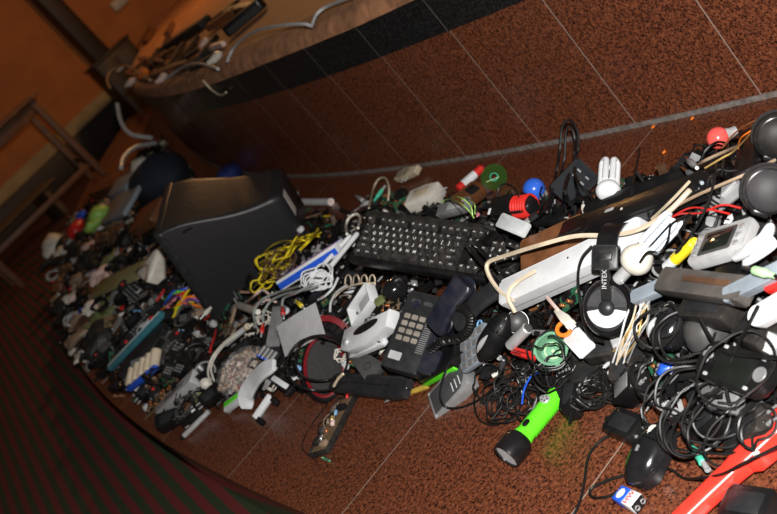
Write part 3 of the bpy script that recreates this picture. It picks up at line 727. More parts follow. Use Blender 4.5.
# ---------------------------------------------------------------- 2 monitor (tube monitor seen from its side and top)
def monitor():
    rt = Vector((0.599, 0.791, 0.126)).normalized(); up = Vector((0.113, -0.24, 0.964)); up = (up - rt * up.dot(rt)).normalized(); fd = up.cross(-rt).normalized()
    W, H, D = 0.355, 0.389, 0.413                              # screen turned away: local x runs from the near flank (0) to the far one (-W)
    M_ = Matrix((-rt, fd, up)).transposed().to_4x4(); M_.translation = Vector((0.56, 3.442, 0.024))
    o = thing('crt_monitor', 'big black tube monitor standing at the back of the heap, screen turned away', 'monitor', M_)
    top = lambda u_: H * .985 - 0.082 * (math.sin(PI * (u_ - .5)) * .5 + .5) ** 1.1 - 0.014 * math.sin(PI * u_) ** 2
    g = G(); poly = rrect(W, H, 0.016, 4, -W / 2, H / 2); rings = []
    for y, sc_ in ((0.0, 0.985), (0.004, 1.0), (0.026, 1.0), (0.030, .985)): rings.append([Vector((-W / 2 + (p[0] + W / 2) * sc_, y, H / 2 + (p[1] - H / 2) * sc_)) for p in reversed(poly)])
    g.loft(rings); bmesh.ops.recalc_face_normals(g.bm, faces=g.bm.faces); part('bezel', g, 'charcoal', o)
    g = G(); g.prism(rrect(W * .82, H * .78, .01, 4, -W / 2, H / 2 + .02), -.002, 0.004); q = part('screen', g, 'screen', o); q.matrix_local = Matrix(((1, 0, 0, 0), (0, 0, -1, 0.001), (0, 1, 0, 0), (0, 0, 0, 1)))
    g = G(); rings = []; n = 24
    for i in range(n + 1):
        u_ = i / n; y = 0.029 + (D - 0.029) * u_
        x0, x1 = 0.006 + 0.066 * u_, W - 0.006 - 0.066 * u_
        zt = top(u_); zb = 0.004 + 0.108 * u_ ** 1.3; r = 0.006 + .012 * u_
        if u_ > 0.93: k_ = (u_ - .93) / .07 * 0.014; x0 += k_; x1 -= k_; zt -= k_; zb += k_
        rings.append([Vector((-p[0], y, p[1])) for p in rrect(x1 - x0, zt - zb, r, 5, (x0 + x1) / 2, (zt + zb) / 2)])
    g.loft(rings); bmesh.ops.recalc_face_normals(g.bm, faces=g.bm.faces); part('housing', g, 'monitor_black', o, ang=60)
    g = G()
    for i in range(44):
        u_ = 0.05 + 0.84 * i / 43; y = 0.029 + (D - 0.029) * u_; wv = W - .05 - .132 * u_
        for j in range(12):
            g.box((-W / 2 + wv * ((j + .5) / 12 - .5), y, top(u_) + 0.0004), (wv / 12 * .78, 0.0042, 0.0016))
    part('vent_rows', g, 'vent_brown', o)
    g = G(); g.prism(rrect(0.045, 0.085, .002), 0, .001); q = part('rear_sticker', g, 'off_white', o); q.matrix_local = Matrix(((-1, 0, 0, -0.125), (0, 0, 1, D), (0, 1, 0, 0.235), (0, 0, 0, 1)))
    g = G(); g.prism([(-.035, -.004), (.0, -.008), (.035, -.003), (.035, .004), (0, .003), (-.03, .005)], 0, .0014); q = part('side_slot', g, 'black_gloss', o)
    q.matrix_local = Matrix(((0, 0, 1, -0.017), (1, 0, 0, 0.085), (0, 1, 0, H * .90), (0, 0, 0, 1)))
    g = G(); g.lathe([(0, 0), (0.10, 0), (0.09, 0.014), (0.03, .035), (0, .035)], 24, (-W / 2, D * .45, -0.004)); part('stand', g, 'black', o)
    return o
mat('monitor_black', (0.014, 0.014, 0.0155), 0.40, dust=DUST, dirt=0.05, bump=0.12, scale=500)
mat('vent_brown', (0.032, 0.016, 0.009), 0.6, dirt=0.3)
monitor()

# ---------------------------------------------------------------- 3 power strip
m, L = fr((507, 297, .075), (648, 233, .06), 0.45)
t = thing('power_strip', 'long white plastic power strip housing lying right of the keyboard', 'power strip', m)
g = G(); g.prism(rrect(L, 0.052, .006), -0.02, 0.02, .004); part('body', g, 'white', t)
g = G(); g.box((0, -.0262, -.004), (L * .985, .001, .0016), .0003); part('seam', g, 'grey', t)
g = G(); g.cyl((L * .02, .008, .0195), (L * .02, .008, .0204), .0022, n=10); part('screw_hole', g, 'dark_grey', t)
g = G(); g.cyl((-L / 2, 0, 0), (-L / 2 - .015, 0, 0), .006, .0045, 10); part('cord_boot', g, 'cream', t)
cable('cream mains cord looping over the keyboard end and across the white power strip', [(514, 300, .09), (500, 291, .095), (489, 275, .10), (488, 263, .105), (505, 256, .11), (540, 245, .11), (576, 236, .105), (612, 235, .10), (640, 229, .10), (668, 212, .095), (690, 190, .09)], 0.0042, 'cream')
cable('cream cord end curling back along the strip end', [(515, 312, .08), (508, 296, .105), (516, 283, .10), (535, 271, .09)], 0.004, 'cream')

# ---------------------------------------------------------------- 4 headphone over the strip
def headphone():
    P = S((607, 308, 0.075)); zax = (CAMPOS - P).normalized().lerp(Vector((-0.5, -0.2, 0.6)).normalized(), .35).normalized()
    upi = -DOWN; y = (upi - zax * upi.dot(zax)).normalized(); x = y.cross(zax)
    m = Matrix((x, y, zax)).transposed().to_4x4(); m.translation = P
    o = thing('headphones', 'black over-ear headphones with a half-silver ear cup facing up', 'headphones', m)
    s_ = (P - CAMPOS).dot(FWD) / F_PX; R = 25 * s_
    g = G(); g.lathe([(0, -.02), (R * .93, -.02), (R, -.012), (R * 1.0, -.002), (R * .93, .004), (R * .86, .002), (R * .80, -.001), (0, -.001)], 36, sy=1.18); part('ear_cup', g, 'black', o)
    g = G(); g.torus((0, 0, -.026), R * .72, .014, n=36, k=10, sy=1.18); part('ear_pad', g, 'foam', o)
    # face plate: dark upper fan and silver lower fan
    def fan(a0, a1, r0, r1, z):
        gg = G(); n = 16; A = [(r1 * math.cos(a0 + (a1 - a0) * i / n), r1 * math.sin(a0 + (a1 - a0) * i / n)) for i in range(n + 1)]
        B = [(r0 * math.cos(a1 + (a0 - a1) * i / n), r0 * math.sin(a1 + (a0 - a1) * i / n)) for i in range(n + 1)]
        vs = A + B; gg.loft([[Vector((*p, z)) for p in vs], [Vector((p[0], p[1], z + .004)) for p in vs]]); return gg
    part('face_plate', fan(PI * 1.06, PI * 1.95, R * .30, R * .80, -.0005), 'silver', o, label='silver half-moon plate')
    part('upper_plate', fan(PI * .02, PI * .98, R * .30, R * .80, -.0005), 'charcoal', o)
    g = G(); g.lathe([(R * .34, -.001), (R * .33, .004), (R * .24, .008), (0, .0095)], 24); part('centre_cap', g, 'charcoal', o)
    g = G(); n = 12; rings = []
    for i in range(n + 1):
        q = i / n; yy = R * .30 + (R * 1.60) * q; w_ = R * (.42 - .04 * q) ; z = 0.004 + .012 * math.sin(q * 1.5)
        rings.append([Vector((sx * w_ * .5, yy, z + dz_)) for sx, dz_ in ((-1, 0), (-.9, .005), (.9, .005), (1, 0), (1, -.006), (-1, -.006))])
    g.loft(rings); yk = part('yoke_arm', g, 'black', o)
    lettering('INTEX', R * .27, 'light_grey', yk, (0.0, R * 1.12, 0.0205), PI / 2)
    g = G(); yy = R * 2.05; g.prism(rrect(R * 1.05, R * 1.0, .004, cy=yy - R * .05), 0.0, 0.020, .003); g.prism(rrect(R * .6, R * .35, .003, cy=yy), 0.019, 0.024, .002); part('band_slider', g, 'black', o)
    g = G(); pts = [Vector((0, yy + R * .3, .01)), Vector((0, yy + R * 1.0, -.01)), Vector((R * .1, yy + R * 1.5, -.06)), Vector((R * .3, yy + R * 1.3, -.12)), Vector((R * .5, yy + R * .4, -.15))]
    ring = []
    pp = spline(pts, 5)
    for i, p in enumerate(pp): ring.append([p + Vector((a * R * .42, 0, 0)) + Vector((0, 0, b)) for a, b in ((-1, -.003), (-1, .003), (1, .003), (1, -.003))])
    g.loft(ring); part('headband', g, 'black', o)
    return o
headphone()

# ---------------------------------------------------------------- 5 lamps
make_cfl('compact fluorescent bulb with cream round body and bayonet cap beside the headphones', (617, 281), (676, 217), 0.0095, 3, 0.0262, 0.050, 0.028, .085, 'off_white', .2, 'blue_grey_glass')
make_cfl('small white fluorescent bulb standing upright behind the black bar', (608, 197), (610, 161), 0.0125, 3, 0.0235, 0.038, None, .065, 'white', 1.0)
make_bulb('small round blue light bulb lying behind the keyboard', (534, 189), 0.0275, 'blue_bulb', (0.2, -.2, -1))
make_bulb('round coral red light bulb resting at the back right of the heap', (718, 138), 0.0205, 'coral', (0.7, -0.5, -.25), .03)

# ---------------------------------------------------------------- 6 telephone, handsets, coiled cord
m, s, err = quad([(412, 291), (444, 297), (417, 377), (379, 363)], 0.088, 0.185, 0.045, 0.2)
print('PHONE', s, err)
W, H = 0.088 * s, 0.185 * s
t = thing('desk_telephone', 'dark grey push-button desk telephone lying left of the two handsets', 'telephone', m)
g = G(); g.prism(rrect(W, H, .006), -0.035, 0, .004); part('body', g, 'charcoal', t)
g = G(); g.prism(rrect(W * .44, H * .92, .004, cx=W * .74), -0.035, 0.004, .004); part('handset_cradle', g, 'navy', t)
g = G()
for i in range(4):
    for j in range(3): g.prism(rrect(W * .17, H * .065, .003, 3, -W * .30 + j * W * .215, H * .17 - i * H * .095), 0, .0035, .0008, 1)
part('keypad', g, 'key_grey', t)
g = G()
for j in range(2): g.prism(rrect(W * .26, H * .055, .006, 3, -W * .22 + j * W * .34, H * .37), 0, .003, .0008, 1)
part('function_buttons', g, 'dark_grey', t)
g = G(); g.cyl((-W * .2, H * .33, 0), (-W * .2, H * .33, .004), W * .12, n=18, e=.001); part('round_button', g, 'navy', t)
g = G(); g.prism(rrect(W * .34, H * .10, .002, 2, -W * .22, -H * .34), 0, .0015); part('name_card', g, 'light_grey', t)
g = G()
for i in range(16): g.box((W * .36, H * .15 - i * H * .026, .001), (W * .2, H * .011, .003))
part('speaker_slots', g, 'grey', t)
def handset(label, a, b, w, mt, dz=.06, k=.5, th=.028):
    m, L = fr((*a, dz), (*b, dz), k); o = thing('telephone_handset', label, 'telephone handset', m)
    g = G(); rings = []; n = 18
    for i in range(n + 1):
        q = i / n; x = (q - .5) * L; z = .012 * math.sin(PI * q); e = min(1, (1 - abs(2 * q - 1)) * 9) ** .5; tk = th * (.62 + .38 * abs(2 * q - 1) ** 2.5)
        ww = w * (.86 + .14 * abs(2 * q - 1) ** 2) * (.8 + .2 * e)
        rings.append([Vector((x, p[0], z + p[1])) for p in rrect(ww, tk, .009, 4)])
    g.loft(rings); part('grip', g, mt, o, ang=50)
    for sx, nm in ((-1, 'mouthpiece'), (1, 'earpiece')):
        g = G(); g.cyl((sx * L * .38, 0, -th * .4), (sx * L * .38, 0, -th * .75), w * .42, w * .36, 20, .002); part(nm, g, mt, o)
    return o
handset('dark navy telephone handset lying between the telephone and the coiled cord', (436, 329), (466, 282), .056, 'navy', .065, .55)
handset('charcoal telephone handset lying just under the keyboard beside the coiled cord', (458, 325), (510, 281), .048, 'charcoal', .05, .45)
def coiled(label, pts, R, r, mt):
    P = spline([S(p) for p in pts], 26); g = G(); out = []; up = Vector((0, 0, 1))
    for i, p in enumerate(P):
        tg = (P[min(i + 1, len(P) - 1)] - P[max(i - 1, 0)]).normalized(); u_ = (up - tg * up.dot(tg)).normalized(); v_ = tg.cross(u_); a = i * 2 * PI / 5.2
        out.append(p + (u_ * math.cos(a) + v_ * math.sin(a)) * R)
    g.tube(spline(out, 2), r, 5); return solo('coiled_cord', label, 'cord', g, mt)
coiled('black coiled telephone cord curling around the handsets', [(430, 350, .03), (443, 341, .06), (457, 339, .06), (468, 331, .06), (471, 319, .065), (466, 310, .07), (459, 307, .075)], .0078, .0024, 'black_rubber')

# ---------------------------------------------------------------- 7 hard drive, torch, mouse pieces on the floor
m, s, err = quad([(427, 394), (460, 358), (469, 382), (435, 420)], 0.148, 0.085, 0.03, 0.3)
print('HDD', s, err)
W, H = .148 * s, .085 * s
t = thing('metal_drive', 'grey metal drive box standing on the floor at the front of the heap', 'disk drive', m)
g = G(); g.box((0, 0, -.014), (W, H, .028), .002); part('case', g, 'steel', t)
g = G(); g.prism([(-W * .44, -H * .38), (W * .3, -H * .38), (W * .44, -H * .1), (W * .44, H * .4), (-W * .44, H * .4)], -.0004, .0012, .0005); part('cover_plate', g, 'plate_grey', t)
g = G()
for x, y in ((-.45, -.43), (.45, -.43), (-.45, .43), (.45, .43), (0, .43)): g.cyl((x * W, y * H, 0), (x * W, y * H, .0016), .003, n=10)
part('screws', g, 'silver', t)
g = G()
for i in range(3): g.box((W * .12 + i * W * .1, -H * .12, .0013), (W * .02, H * .34, .0006))
part('slots', g, 'white', t)
def torch():
    a = Zp(506, 457, .031); b = Zp(559, 393, .02)
    m, L = fr(a, b); o = thing('flashlight', 'lime green plastic flashlight with a black head lying on the front floor', 'flashlight', m)
    x0 = -L / 2; rb = .0172; rh = .0268
    g = G(); g.lathe([(0, .042), (rb * 1.12, .042), (rb * 1.1, .05), (rb, .056), (rb, L * .62), (rb * .96, L * .66), (rb, L * .70), (rb, L - .006), (rb * .8, L + .02), (0, L + .02)], 24, (x0, 0, 0), (1, 0, 0)); bd = part('barrel', g, 'lime', o)
    g = G()
    for i in range(14):
        x = x0 + .065 + i * .0062
        g.torus((x, 0, 0), rb + .0004, .0011, (1, 0, 0), 24, 5)
    q = part('grip_ribs', g, 'lime', o)
    for v in q.data.vertices:
        if v.co.z > rb * .3 and v.co.y > -rb * .75: v.co *= 1.0; v.co.y *= .9; v.co.z *= .9
    g = G(); g.lathe([(0, .04), (rb * 1.1, .046), (rh * .92, .04), (rh, .034), (rh, .004), (rh * .97, 0), (rh * .86, 0), (rh * .84, .006), (0, .008)], 28, (x0, 0, 0), (1, 0, 0)); part('head', g, 'black', o)
    g = G(); g.lathe([(rh * .84, .005), (rh * .5, .010), (rh * .18, .022)], 28, (x0, 0, 0), (1, 0, 0)); part('reflector', g, 'lens', o)
    g = G(); g.lathe([(0, .003), (rh * .86, .003), (rh * .86, .0045), (0, .0045)], 28, (x0, 0, 0), (1, 0, 0)); part('lens_glass', g, 'clear_frost', o)
    g = G(); g.prism(rrect(.016, .009, .004), rb - .001, rb + .002, .001); q = part('slide_switch', g, 'black', o); q.matrix_local = Matrix.Translation((x0 + .066, 0, 0)) @ Matrix.Rotation(.35, 4, 'X')
    g = G(); g.cyl((0, 0, rb - .002), (0, 0, rb + .0018), .0095, n=20, e=.001); q = part('charge_lamp', g, 'silver', o); q.matrix_local = Matrix.Translation((x0 + L * .80, 0, 0)) @ Matrix.Rotation(.25, 4, 'X')
    g = G()
    for i in range(5): a_ = 2 * PI * i / 5; g.cyl((.005 * math.cos(a_), .005 * math.sin(a_), rb + .0016), (.005 * math.cos(a_), .005 * math.sin(a_), rb + .0026), .0014, n=8)
    q = part('lamp_dots', g, 'black', o); q.matrix_local = Matrix.Translation((x0 + L * .80, 0, 0)) @ Matrix.Rotation(.25, 4, 'X')
torch()
make_adapter('black plug-in adapter block resting on the tail of the green flashlight', (571, 414), (574, 385), .030, .034, 'black', 0, .3, dz=.025)
make_mouse('large glossy black mouse lying on the floor at the bottom right', (641, 491, .0), (672, 424, .03), .064, .040, 'black_gloss', None, 'off_white', 0, 0.0, True)
make_mouse('black mouse with a silver side stripe lying below the charcoal handset', (483, 357), (510, 313), .052, .036, 'black', 'silver', 'dark_grey', .95, .05)
# nine-volt battery
m, s, err = quad([(622, 487), (647, 497), (637.5, 513), (613, 502)], .0485, .0265, .0, .0)
m, L = fr(Zp(618, 494, .009), Zp(641, 505, .009))
t = thing('nine_volt_battery', 'blue and white nine-volt battery lying on the floor beside the big mouse', 'battery', m)
Lb = .0485
g = G(); g.box((-Lb * .26, 0, 0), (Lb * .48, .0265, .0175), .002); part('blue_sleeve', g, 'blue', t, label='blue half of the sleeve')
g = G(); g.box((Lb * .22, 0, 0), (Lb * .50, .0265, .0175), .002); wh = part('white_sleeve', g, 'white', t, label='white half of the sleeve')
lettering('HW', .013, 'red', wh, (Lb * .16, 0, .0092), PI / 2)
g = G(); g.ell((-Lb * .28, 0, .0088), .007, .009, .0006, 16, 6); part('oval_badge', g, 'white', t)
g = G(); g.box((Lb * .48, 0, 0), (.004, .024, .0155), .001); part('end_plate', g, 'black', t)
for s_ in (-1, 1):
    g = G(); g.lathe([(0, 0), (.004, 0), (.004, .003), (.0032, .003), (.0032, .0008), (0, .0008)], 12, (Lb * .5, s_ * .0065, 0), (1, 0, 0)); part('terminal', g, 'chrome', t)
# wall adapter with two round pins, at the left of the big mouse
make_adapter('flat black two-pin wall adapter lying on the floor left of the big mouse', (613, 421), (640, 432), .046, .024, 'black', 2, .2, dz=.016)
make_adapter('black adapter lying on the floor at the bottom edge behind the red bar', (729, 505), (775, 512), .05, .03, 'black', 0, .2, dz=.016)
make_minidin('mint green round connector plug lying on the black cables near the red bar', (691, 444), (708, 470), 'mint', .0062, .035)

# ---------------------------------------------------------------- 8 red metal bar
a = Zp(680, 522, .03); b = Zp(800, 408, .04); m, L = fr(a, b)
t = thing('red_metal_bar', 'glossy red painted metal bar lying across the bottom right corner', 'metal bar', m)
g = G(); rings = []
for i, (q, w_, h_) in enumerate(((0, .028, .026), (.25, .029, .027), (.45, .031, .028), (.55, .034, .030), (.8, .039, .032), (1, .042, .034))):
    rings.append([Vector(((q - .5) * L, p[0], p[1])) for p in rrect(w_, h_, .008, 4)])
g.loft(rings); part('bar', g, 'red_paint', t)
g = G(); g.prism([(L * .02, -.015), (L * .07, -.027), (L * .16, -.029), (L * .20, -.024), (L * .5, -.032), (L * .5, -.016)], -.012, .012, .003); part('bracket', g, 'red_paint', t)
g = G(); g.cyl((L * .11, -.023, .012), (L * .11, -.023, .016), .005, n=12, e=.001); part('rivet', g, 'off_white', t)

# ---------------------------------------------------------------- 9 handheld game console
m, s, err = quad([(709, 337), (776, 360), (757, 399), (690, 374)], .17, .074, .075, .4)
print('PSP', s, err)
W, H = .17 * s, .074 * s
t = thing('handheld_console', 'black handheld game console with four grey round buttons under black cables', 'game console', m)
g = G(); g.prism(rrect(W, H, H * .35, 6), -.02, 0, .004); part('body', g, 'black', t)
g = G(); g.prism(rrect(W * .52, H * .80, .004, cx=W * .03), -.0005, .0008, .0003); part('screen', g, 'screen', t)
for dx, dy_ in ((-.06, 0), (.06, 0), (0, .13), (0, -.13)):
    g = G(); g.cyl((-W * .375 + dx * W * .6, H * .1 + dy_ * H, 0), (-W * .375 + dx * W * .6, H * .1 + dy_ * H, .003), .0052, n=14, e=.0008); part('button', g, 'grey', t)
g = G(); g.cyl((W * .40, H * .05, 0), (W * .40, H * .05, .003), H * .19, n=22, e=.001); part('direction_pad', g, 'grey', t)
for x, y in ((-.30, -.36), (.30, -.36), (-.19, .42), (.36, .42)):
    g = G(); g.prism(rrect(W * .06, H * .09, .002, 3, x * W, y * H), 0, .0015, .0005); part('small_key', g, 'light_grey', t)
# ================================================================ the rest of the named things
# ---------------------------------------------------------------- behind the keyboard, towards the riser
m, L = fr((303, 202, .012), (331, 202, .012))
t = thing('plastic_tube', 'short white plastic tube lying on the floor just right of the monitor', 'tube', m)
g = G(); r = .0135; g.lathe([(r * .78, 0), (r, 0), (r, L), (r * .78, L), (r * .78, L - .02)], 20, (-L / 2, 0, 0), (1, 0, 0)); part('tube_wall', g, 'white', t)
g = G(); g.cyl((L / 2 - .008, 0, 0), (L / 2 - .002, 0, 0), r * .78, n=18); part('end_plug', g, 'pink_pale', t)
g = G(); g.lathe([(0, 0), (.011, 0), (.013, .004), (.013, .012), (.009, .016), (0, .017)], 18); solo('stopper', 'small white round cap between the monitor and the yellow wires', 'cap', g, 'white', Matrix.Translation(S((302, 231, .02))))
m, L = fr((303, 217, .01), (332, 216, .01))
t = thing('thin_probe', 'thin dark stick with a yellow tip below the white plastic tube', 'probe', m)
g = G(); g.cyl((-L / 2, 0, 0), (L * .25, 0, 0), .0028, n=10); part('rod', g, 'olive', t)
g = G(); g.cyl((L * .25, 0, 0), (L / 2, 0, 0), .0042, .003, 10, .0008); part('tip', g, 'yellow', t, label='yellow tip')
make_jack('dark plug with its pin lying right of the white plastic tube', (352, 213), (334, 208), .007, 'charcoal', dz=.015)
# beige plug by the riser foot
m, L = fr((398, 177, .02), (418, 170, .025), .3)
t = thing('mains_plug', 'beige two-pin mains plug lying at the foot of the riser', 'plug', m)
g = G(); g.prism([(-L / 2, -.016), (-L * .1, -.02), (L * .5, -.014), (L * .5, .014), (-L * .1, .02), (-L / 2, .016)], -.011, .011, .004); part('body', g, 'beige', t)
for x in (-.012, .010):
    g = G(); g.cyl((x, -.017, 0), (x, -.034, 0), .0026, .002, 10); part('pin', g, 'silver', t)
g = G(); g.box((.004, 0, .0112), (.005, .036, .001), .0003); part('band', g, 'black', t)
m = Matrix.Translation(S((402, 197, .0)))
t = thing('puck_webcam', 'round black puck-shaped device on the floor beside the beige box', 'device', m)
g = G(); g.lathe([(0, 0), (.024, 0), (.028, .006), (.027, .016), (.018, .023), (.008, .025), (0, .025)], 28); part('body', g, 'black_gloss', t)
g = G(); g.cyl((0, 0, .0245), (0, 0, .027), .007, n=16, e=.001); part('button', g, 'navy', t)
m, L = fr((410, 203, .025), (441, 192, .035), .2)
t = thing('beige_transformer', 'beige boxy transformer plug lying above the keyboard top edge', 'power adapter', m)
g = G(); g.prism([(-L / 2, -.026), (L / 2, -.030), (L / 2, .022), (L * .1, .030), (-L * .42, .026)], -.024, .024, .006); part('body', g, 'off_white', t)
g = G(); g.prism(rrect(L * .5, .03, .004), .0235, .0255, .0008); part('rating_label', g, 'beige', t)
for y in (-.01, .01):
    g = G(); g.cyl((L / 2 - .002, y, 0), (L / 2 + .018, y, 0), .0028, n=10); part('pin', g, 'silver', t)
m, L = fr((458, 189, .03), (482, 168, .02))
t = thing('labelled_tube', 'red tube with a white label leaning behind the brown glossy box', 'tube', m)
g = G(); g.cyl((-L / 2, 0, 0), (L / 2, 0, 0), .012, n=20, e=.002); part('barrel', g, 'red', t)
g = G(); g.cyl((-L * .3, 0, 0), (L * .2, 0, 0), .0124, n=20); part('paper_label', g, 'white', t, label='white paper label')
g = G(); g.cyl((L * .5, 0, 0), (L * .5 + .008, 0, 0), .008, n=16, e=.001); part('cap', g, 'dark_red', t)
P = S((494, 177, .03)); ax = (CAMPOS - P).normalized().lerp(Vector((0, 0, 1)), .25).normalized()
t = thing('green_disc', 'translucent green disc leaning at the back between the red tube and the blue bulb', 'disc', Matrix.Translation(P) @ Vector((0, 0, 1)).rotation_difference(ax).to_matrix().to_4x4())
g = G(); R = .036; g.lathe([(.008, 0), (R, 0), (R, .0015), (.008, .0015), (.008, 0)], 40); part('disc', g, 'disc_green', t)
g = G(); g.torus((0, 0, .001), .0105, .0012, n=24, k=6); part('hub_ring', g, 'mint', t)
g = G(); g.box((-.008, .0, .0025), (.036, .0016, .001), m=Matrix.Rotation(-.8, 3, 'Z')); part('painted_glint', g, 'mint_pale', t)  # painted glint across the face of the disc
m, L = fr((458, 205, .04), (480, 188, .05), .4)
t = thing('brown_device', 'glossy brown box-shaped device above the keyboard beside the red tube', 'device', m)
g = G(); g.prism(rrect(L * 1.1, .05, .008), -.012, .012, .004); part('body', g, 'brown_gloss', t)
g = G(); g.prism(rrect(L * .4, .03, .004, cx=L * .2), .0118, .013, .0005); part('window', g, 'black_gloss', t)
m, L = fr((440, 212, .03), (470, 204, .035), .4)
t = thing('grey_box', 'small grey box under the lime green wires above the keyboard', 'box', m)
g = G(); g.box((0, 0, 0), (L, .035, .022), .003); part('body', g, 'grey', t)
g = G(); g.box((L * .1, 0, .0115), (L * .5, .02, .002), .0006); part('lid', g, 'light_grey', t)
for i, pts in enumerate(([(441, 203, .05), (448, 199, .07), (460, 203, .07), (470, 212, .06), (474, 218, .055)], [(447, 200, .06), (458, 197, .08), (470, 205, .07), (473, 217, .055)], [(466, 197, .05), (474, 203, .07), (475, 214, .06)])):
    cable('thin lime green wire lying over the small grey box', pts, .0014, 'lime_pale', 'wire', 'wire', 'lime green wires above the keyboard')
# black device wound with red wire
m, L = fr((493, 210, .05), (534, 205, .05), .5)
t = thing('wire_wound_device', 'black gadget wound with glossy red wire beside the blue bulb', 'device', m)
g = G(); g.prism(rrect(L, .042, .016), -.016, .016, .006); part('body', g, 'black', t)
g = G()
for i in range(6): g.torus((L * (.12 + .06 * i), 0, 0), .021, .0034, (1, 0, 0), 24, 6)
part('wire_winding', g, 'red', t, label='red wire winding')
g = G(); g.box((-L * .42, -.012, .0165), (.006, .014, .001), .0003); part('sticker', g, 'white', t)
cable('thin black cord arching over the wire-wound gadget', [(497, 202, .06), (499, 188, .08), (507, 184, .085), (516, 190, .08), (520, 200, .07)], .002)
# translucent card
m, s, err = quad([(502, 213), (531, 224), (524, 238), (497, 226)], .055, .03, .085, .4)
m, L = fr((500, 220, .085), (527, 231, .08), .75)
t = thing('translucent_card', 'frosted translucent plastic piece lying on the right end of the keyboard', 'plastic piece', m)
g = G(); g.prism(rrect(L, .03, .003), -.004, .004, .0015); part('sheet', g, 'clear_frost', t)
g = G(); g.prism(rrect(L * .9, .024, .002), .004, .0046, .0002); part('raised_panel', g, 'clear_frost', t)
# probes on the keyboard
for i, (a, b, lb) in enumerate((((464, 241, .105), (500, 284, .075), 'left one of two thin black probes lying across the keyboard number pad'), ((471, 238, .105), (508, 279, .075), 'right one of two thin black probes lying across the keyboard number pad'))):
    m, L = fr(a, b); t = thing('test_probe', lb, 'probe', m)
    g = G(); g.cyl((-L * .3, 0, 0), (L / 2, 0, 0), .0032, .0026, 10, .0006); part('handle', g, 'black', t)
    g = G(); g.cyl((-L / 2 + .01, 0, 0), (-L * .3, 0, 0), .002, n=8); g.ell((-L / 2 + .008, 0, 0), .004, .003, .003, 10, 6); part('tip', g, 'black_gloss', t)
mat('slate', (0.010, 0.012, 0.015), 0.6, dust=DUST, dirt=0.05, spec=0.1)
# slotted adapter and arched cable
m, s, err = quad([(550, 190), (577, 155), (599, 181), (570, 206)], .085, .06, .035, .5)
m.translation = S((574, 183, .035))
t = thing('socket_adapter', 'dark dusty power adapter with socket slots at the back beside the small white bulb', 'power adapter', m)
s = 1.0
g = G(); g.prism(rrect(.092, .070, .006), -.026, .026, .004); part('body', g, 'slate', t)
g = G(); g.prism(rrect(.042, .054, .004, cx=.018), .0255, .0275, .0008); f_ = part('socket_face', g, 'slate', t)
for x, y in ((.01, .012), (.026, .012), (.01, -.012), (.026, -.012)):
    g = G(); g.box((x, y, .0276), (.0035, .010, .001)); part('socket_slot', g, 'black', f_)
cable('black cable arching high in a loop in front of the granite riser', [(540, 216, .03), (546, 206, .05), (555, 180, None, 2.02), (560, 148, None, 2.02), (562, 128, None, 2.02), (569, 120, None, 2.02), (577, 130, None, 2.02), (578, 148, None, 2.02), (572, 168, None, 2.0), (565, 186, .06), (569, 203, .04)], .0034)
cable('second black cable rising beside the arched loop', [(547, 212, .04), (557, 186, None, 2.0), (564, 160, None, 2.0), (566, 132, None, 2.0), (571, 127, None, 2.0), (575, 140, None, 2.0), (574, 160, None, 2.0), (577, 180, .05), (590, 196, .05), (600, 206, .05)], .003)
m, L = fr((526, 222, .05), (541, 211, .05), .2)
t = thing('usb_plug', 'grey and black cable plug beside the frosted plastic piece', 'plug', m)
g = G(); g.box((0, 0, 0), (L * .55, .014, .009), .002); part('grip', g, 'charcoal', t)
g = G(); g.box((-L * .42, 0, 0), (L * .35, .012, .0045), .0005); part('metal_shell', g, 'silver', t)

# ---------------------------------------------------------------- long black bars at the back right
m, L = fr((584, 222, .03), (728, 170, .03), .25)
t = thing('long_black_housing', 'long ridged black plastic housing lying along the back right of the heap', 'device housing', m)
g = G(); g.prism([(-L / 2, -.035), (L / 2, -.035), (L / 2, .02), (-L * .44, .02)], -.02, .012, .004); part('base', g, 'black', t)
g = G(); g.prism([(-L * .47, .012), (L / 2, .012), (L / 2, .026), (-L * .44, .026)], -.02, .022, .003); part('rear_ridge', g, 'black', t)
g = G(); g.box((0.02, -.020, .013), (L * .9, .006, .006), .002); part('front_ridge', g, 'charcoal', t)
m, L = fr((566, 234, .06), (708, 184, .06), .3)
t = thing('slim_black_device', 'slim black set-top box lying between the white power strip and the ridged housing', 'set-top box', m)
g = G(); g.prism(rrect(L, .040, .005), -.014, .014, .003); part('body', g, 'black', t)
g = G(); g.box((.0, -.0205, 0), (L * .7, .003, .016), .001); part('front_window', g, 'black_gloss', t)
g = G(); g.prism(rrect(.022, .006, .001, cx=-L * .12, cy=.006), .014, .0148, .0002); part('sticker', g, 'light_grey', t)
g = G(); g.cyl((-L * .02, -.002, .0138), (-L * .02, -.002, .0148), .0028, n=12); part('label_dot', g, 'off_white', t)
slab('brown_sheet', 'rust brown flat panel showing between the keyboard end and the black set-top box', 'panel', (522, 259), (584, 231), .075, .008, 'rust_brown', .004, .45, dz=.06)
pcb('circuit_board', 'small reddish circuit board lying beside the set-top box above the strip', 'circuit board', (599, 233), (610, 222), .02, 'rust_brown', 8, .07, .5, seed=4)

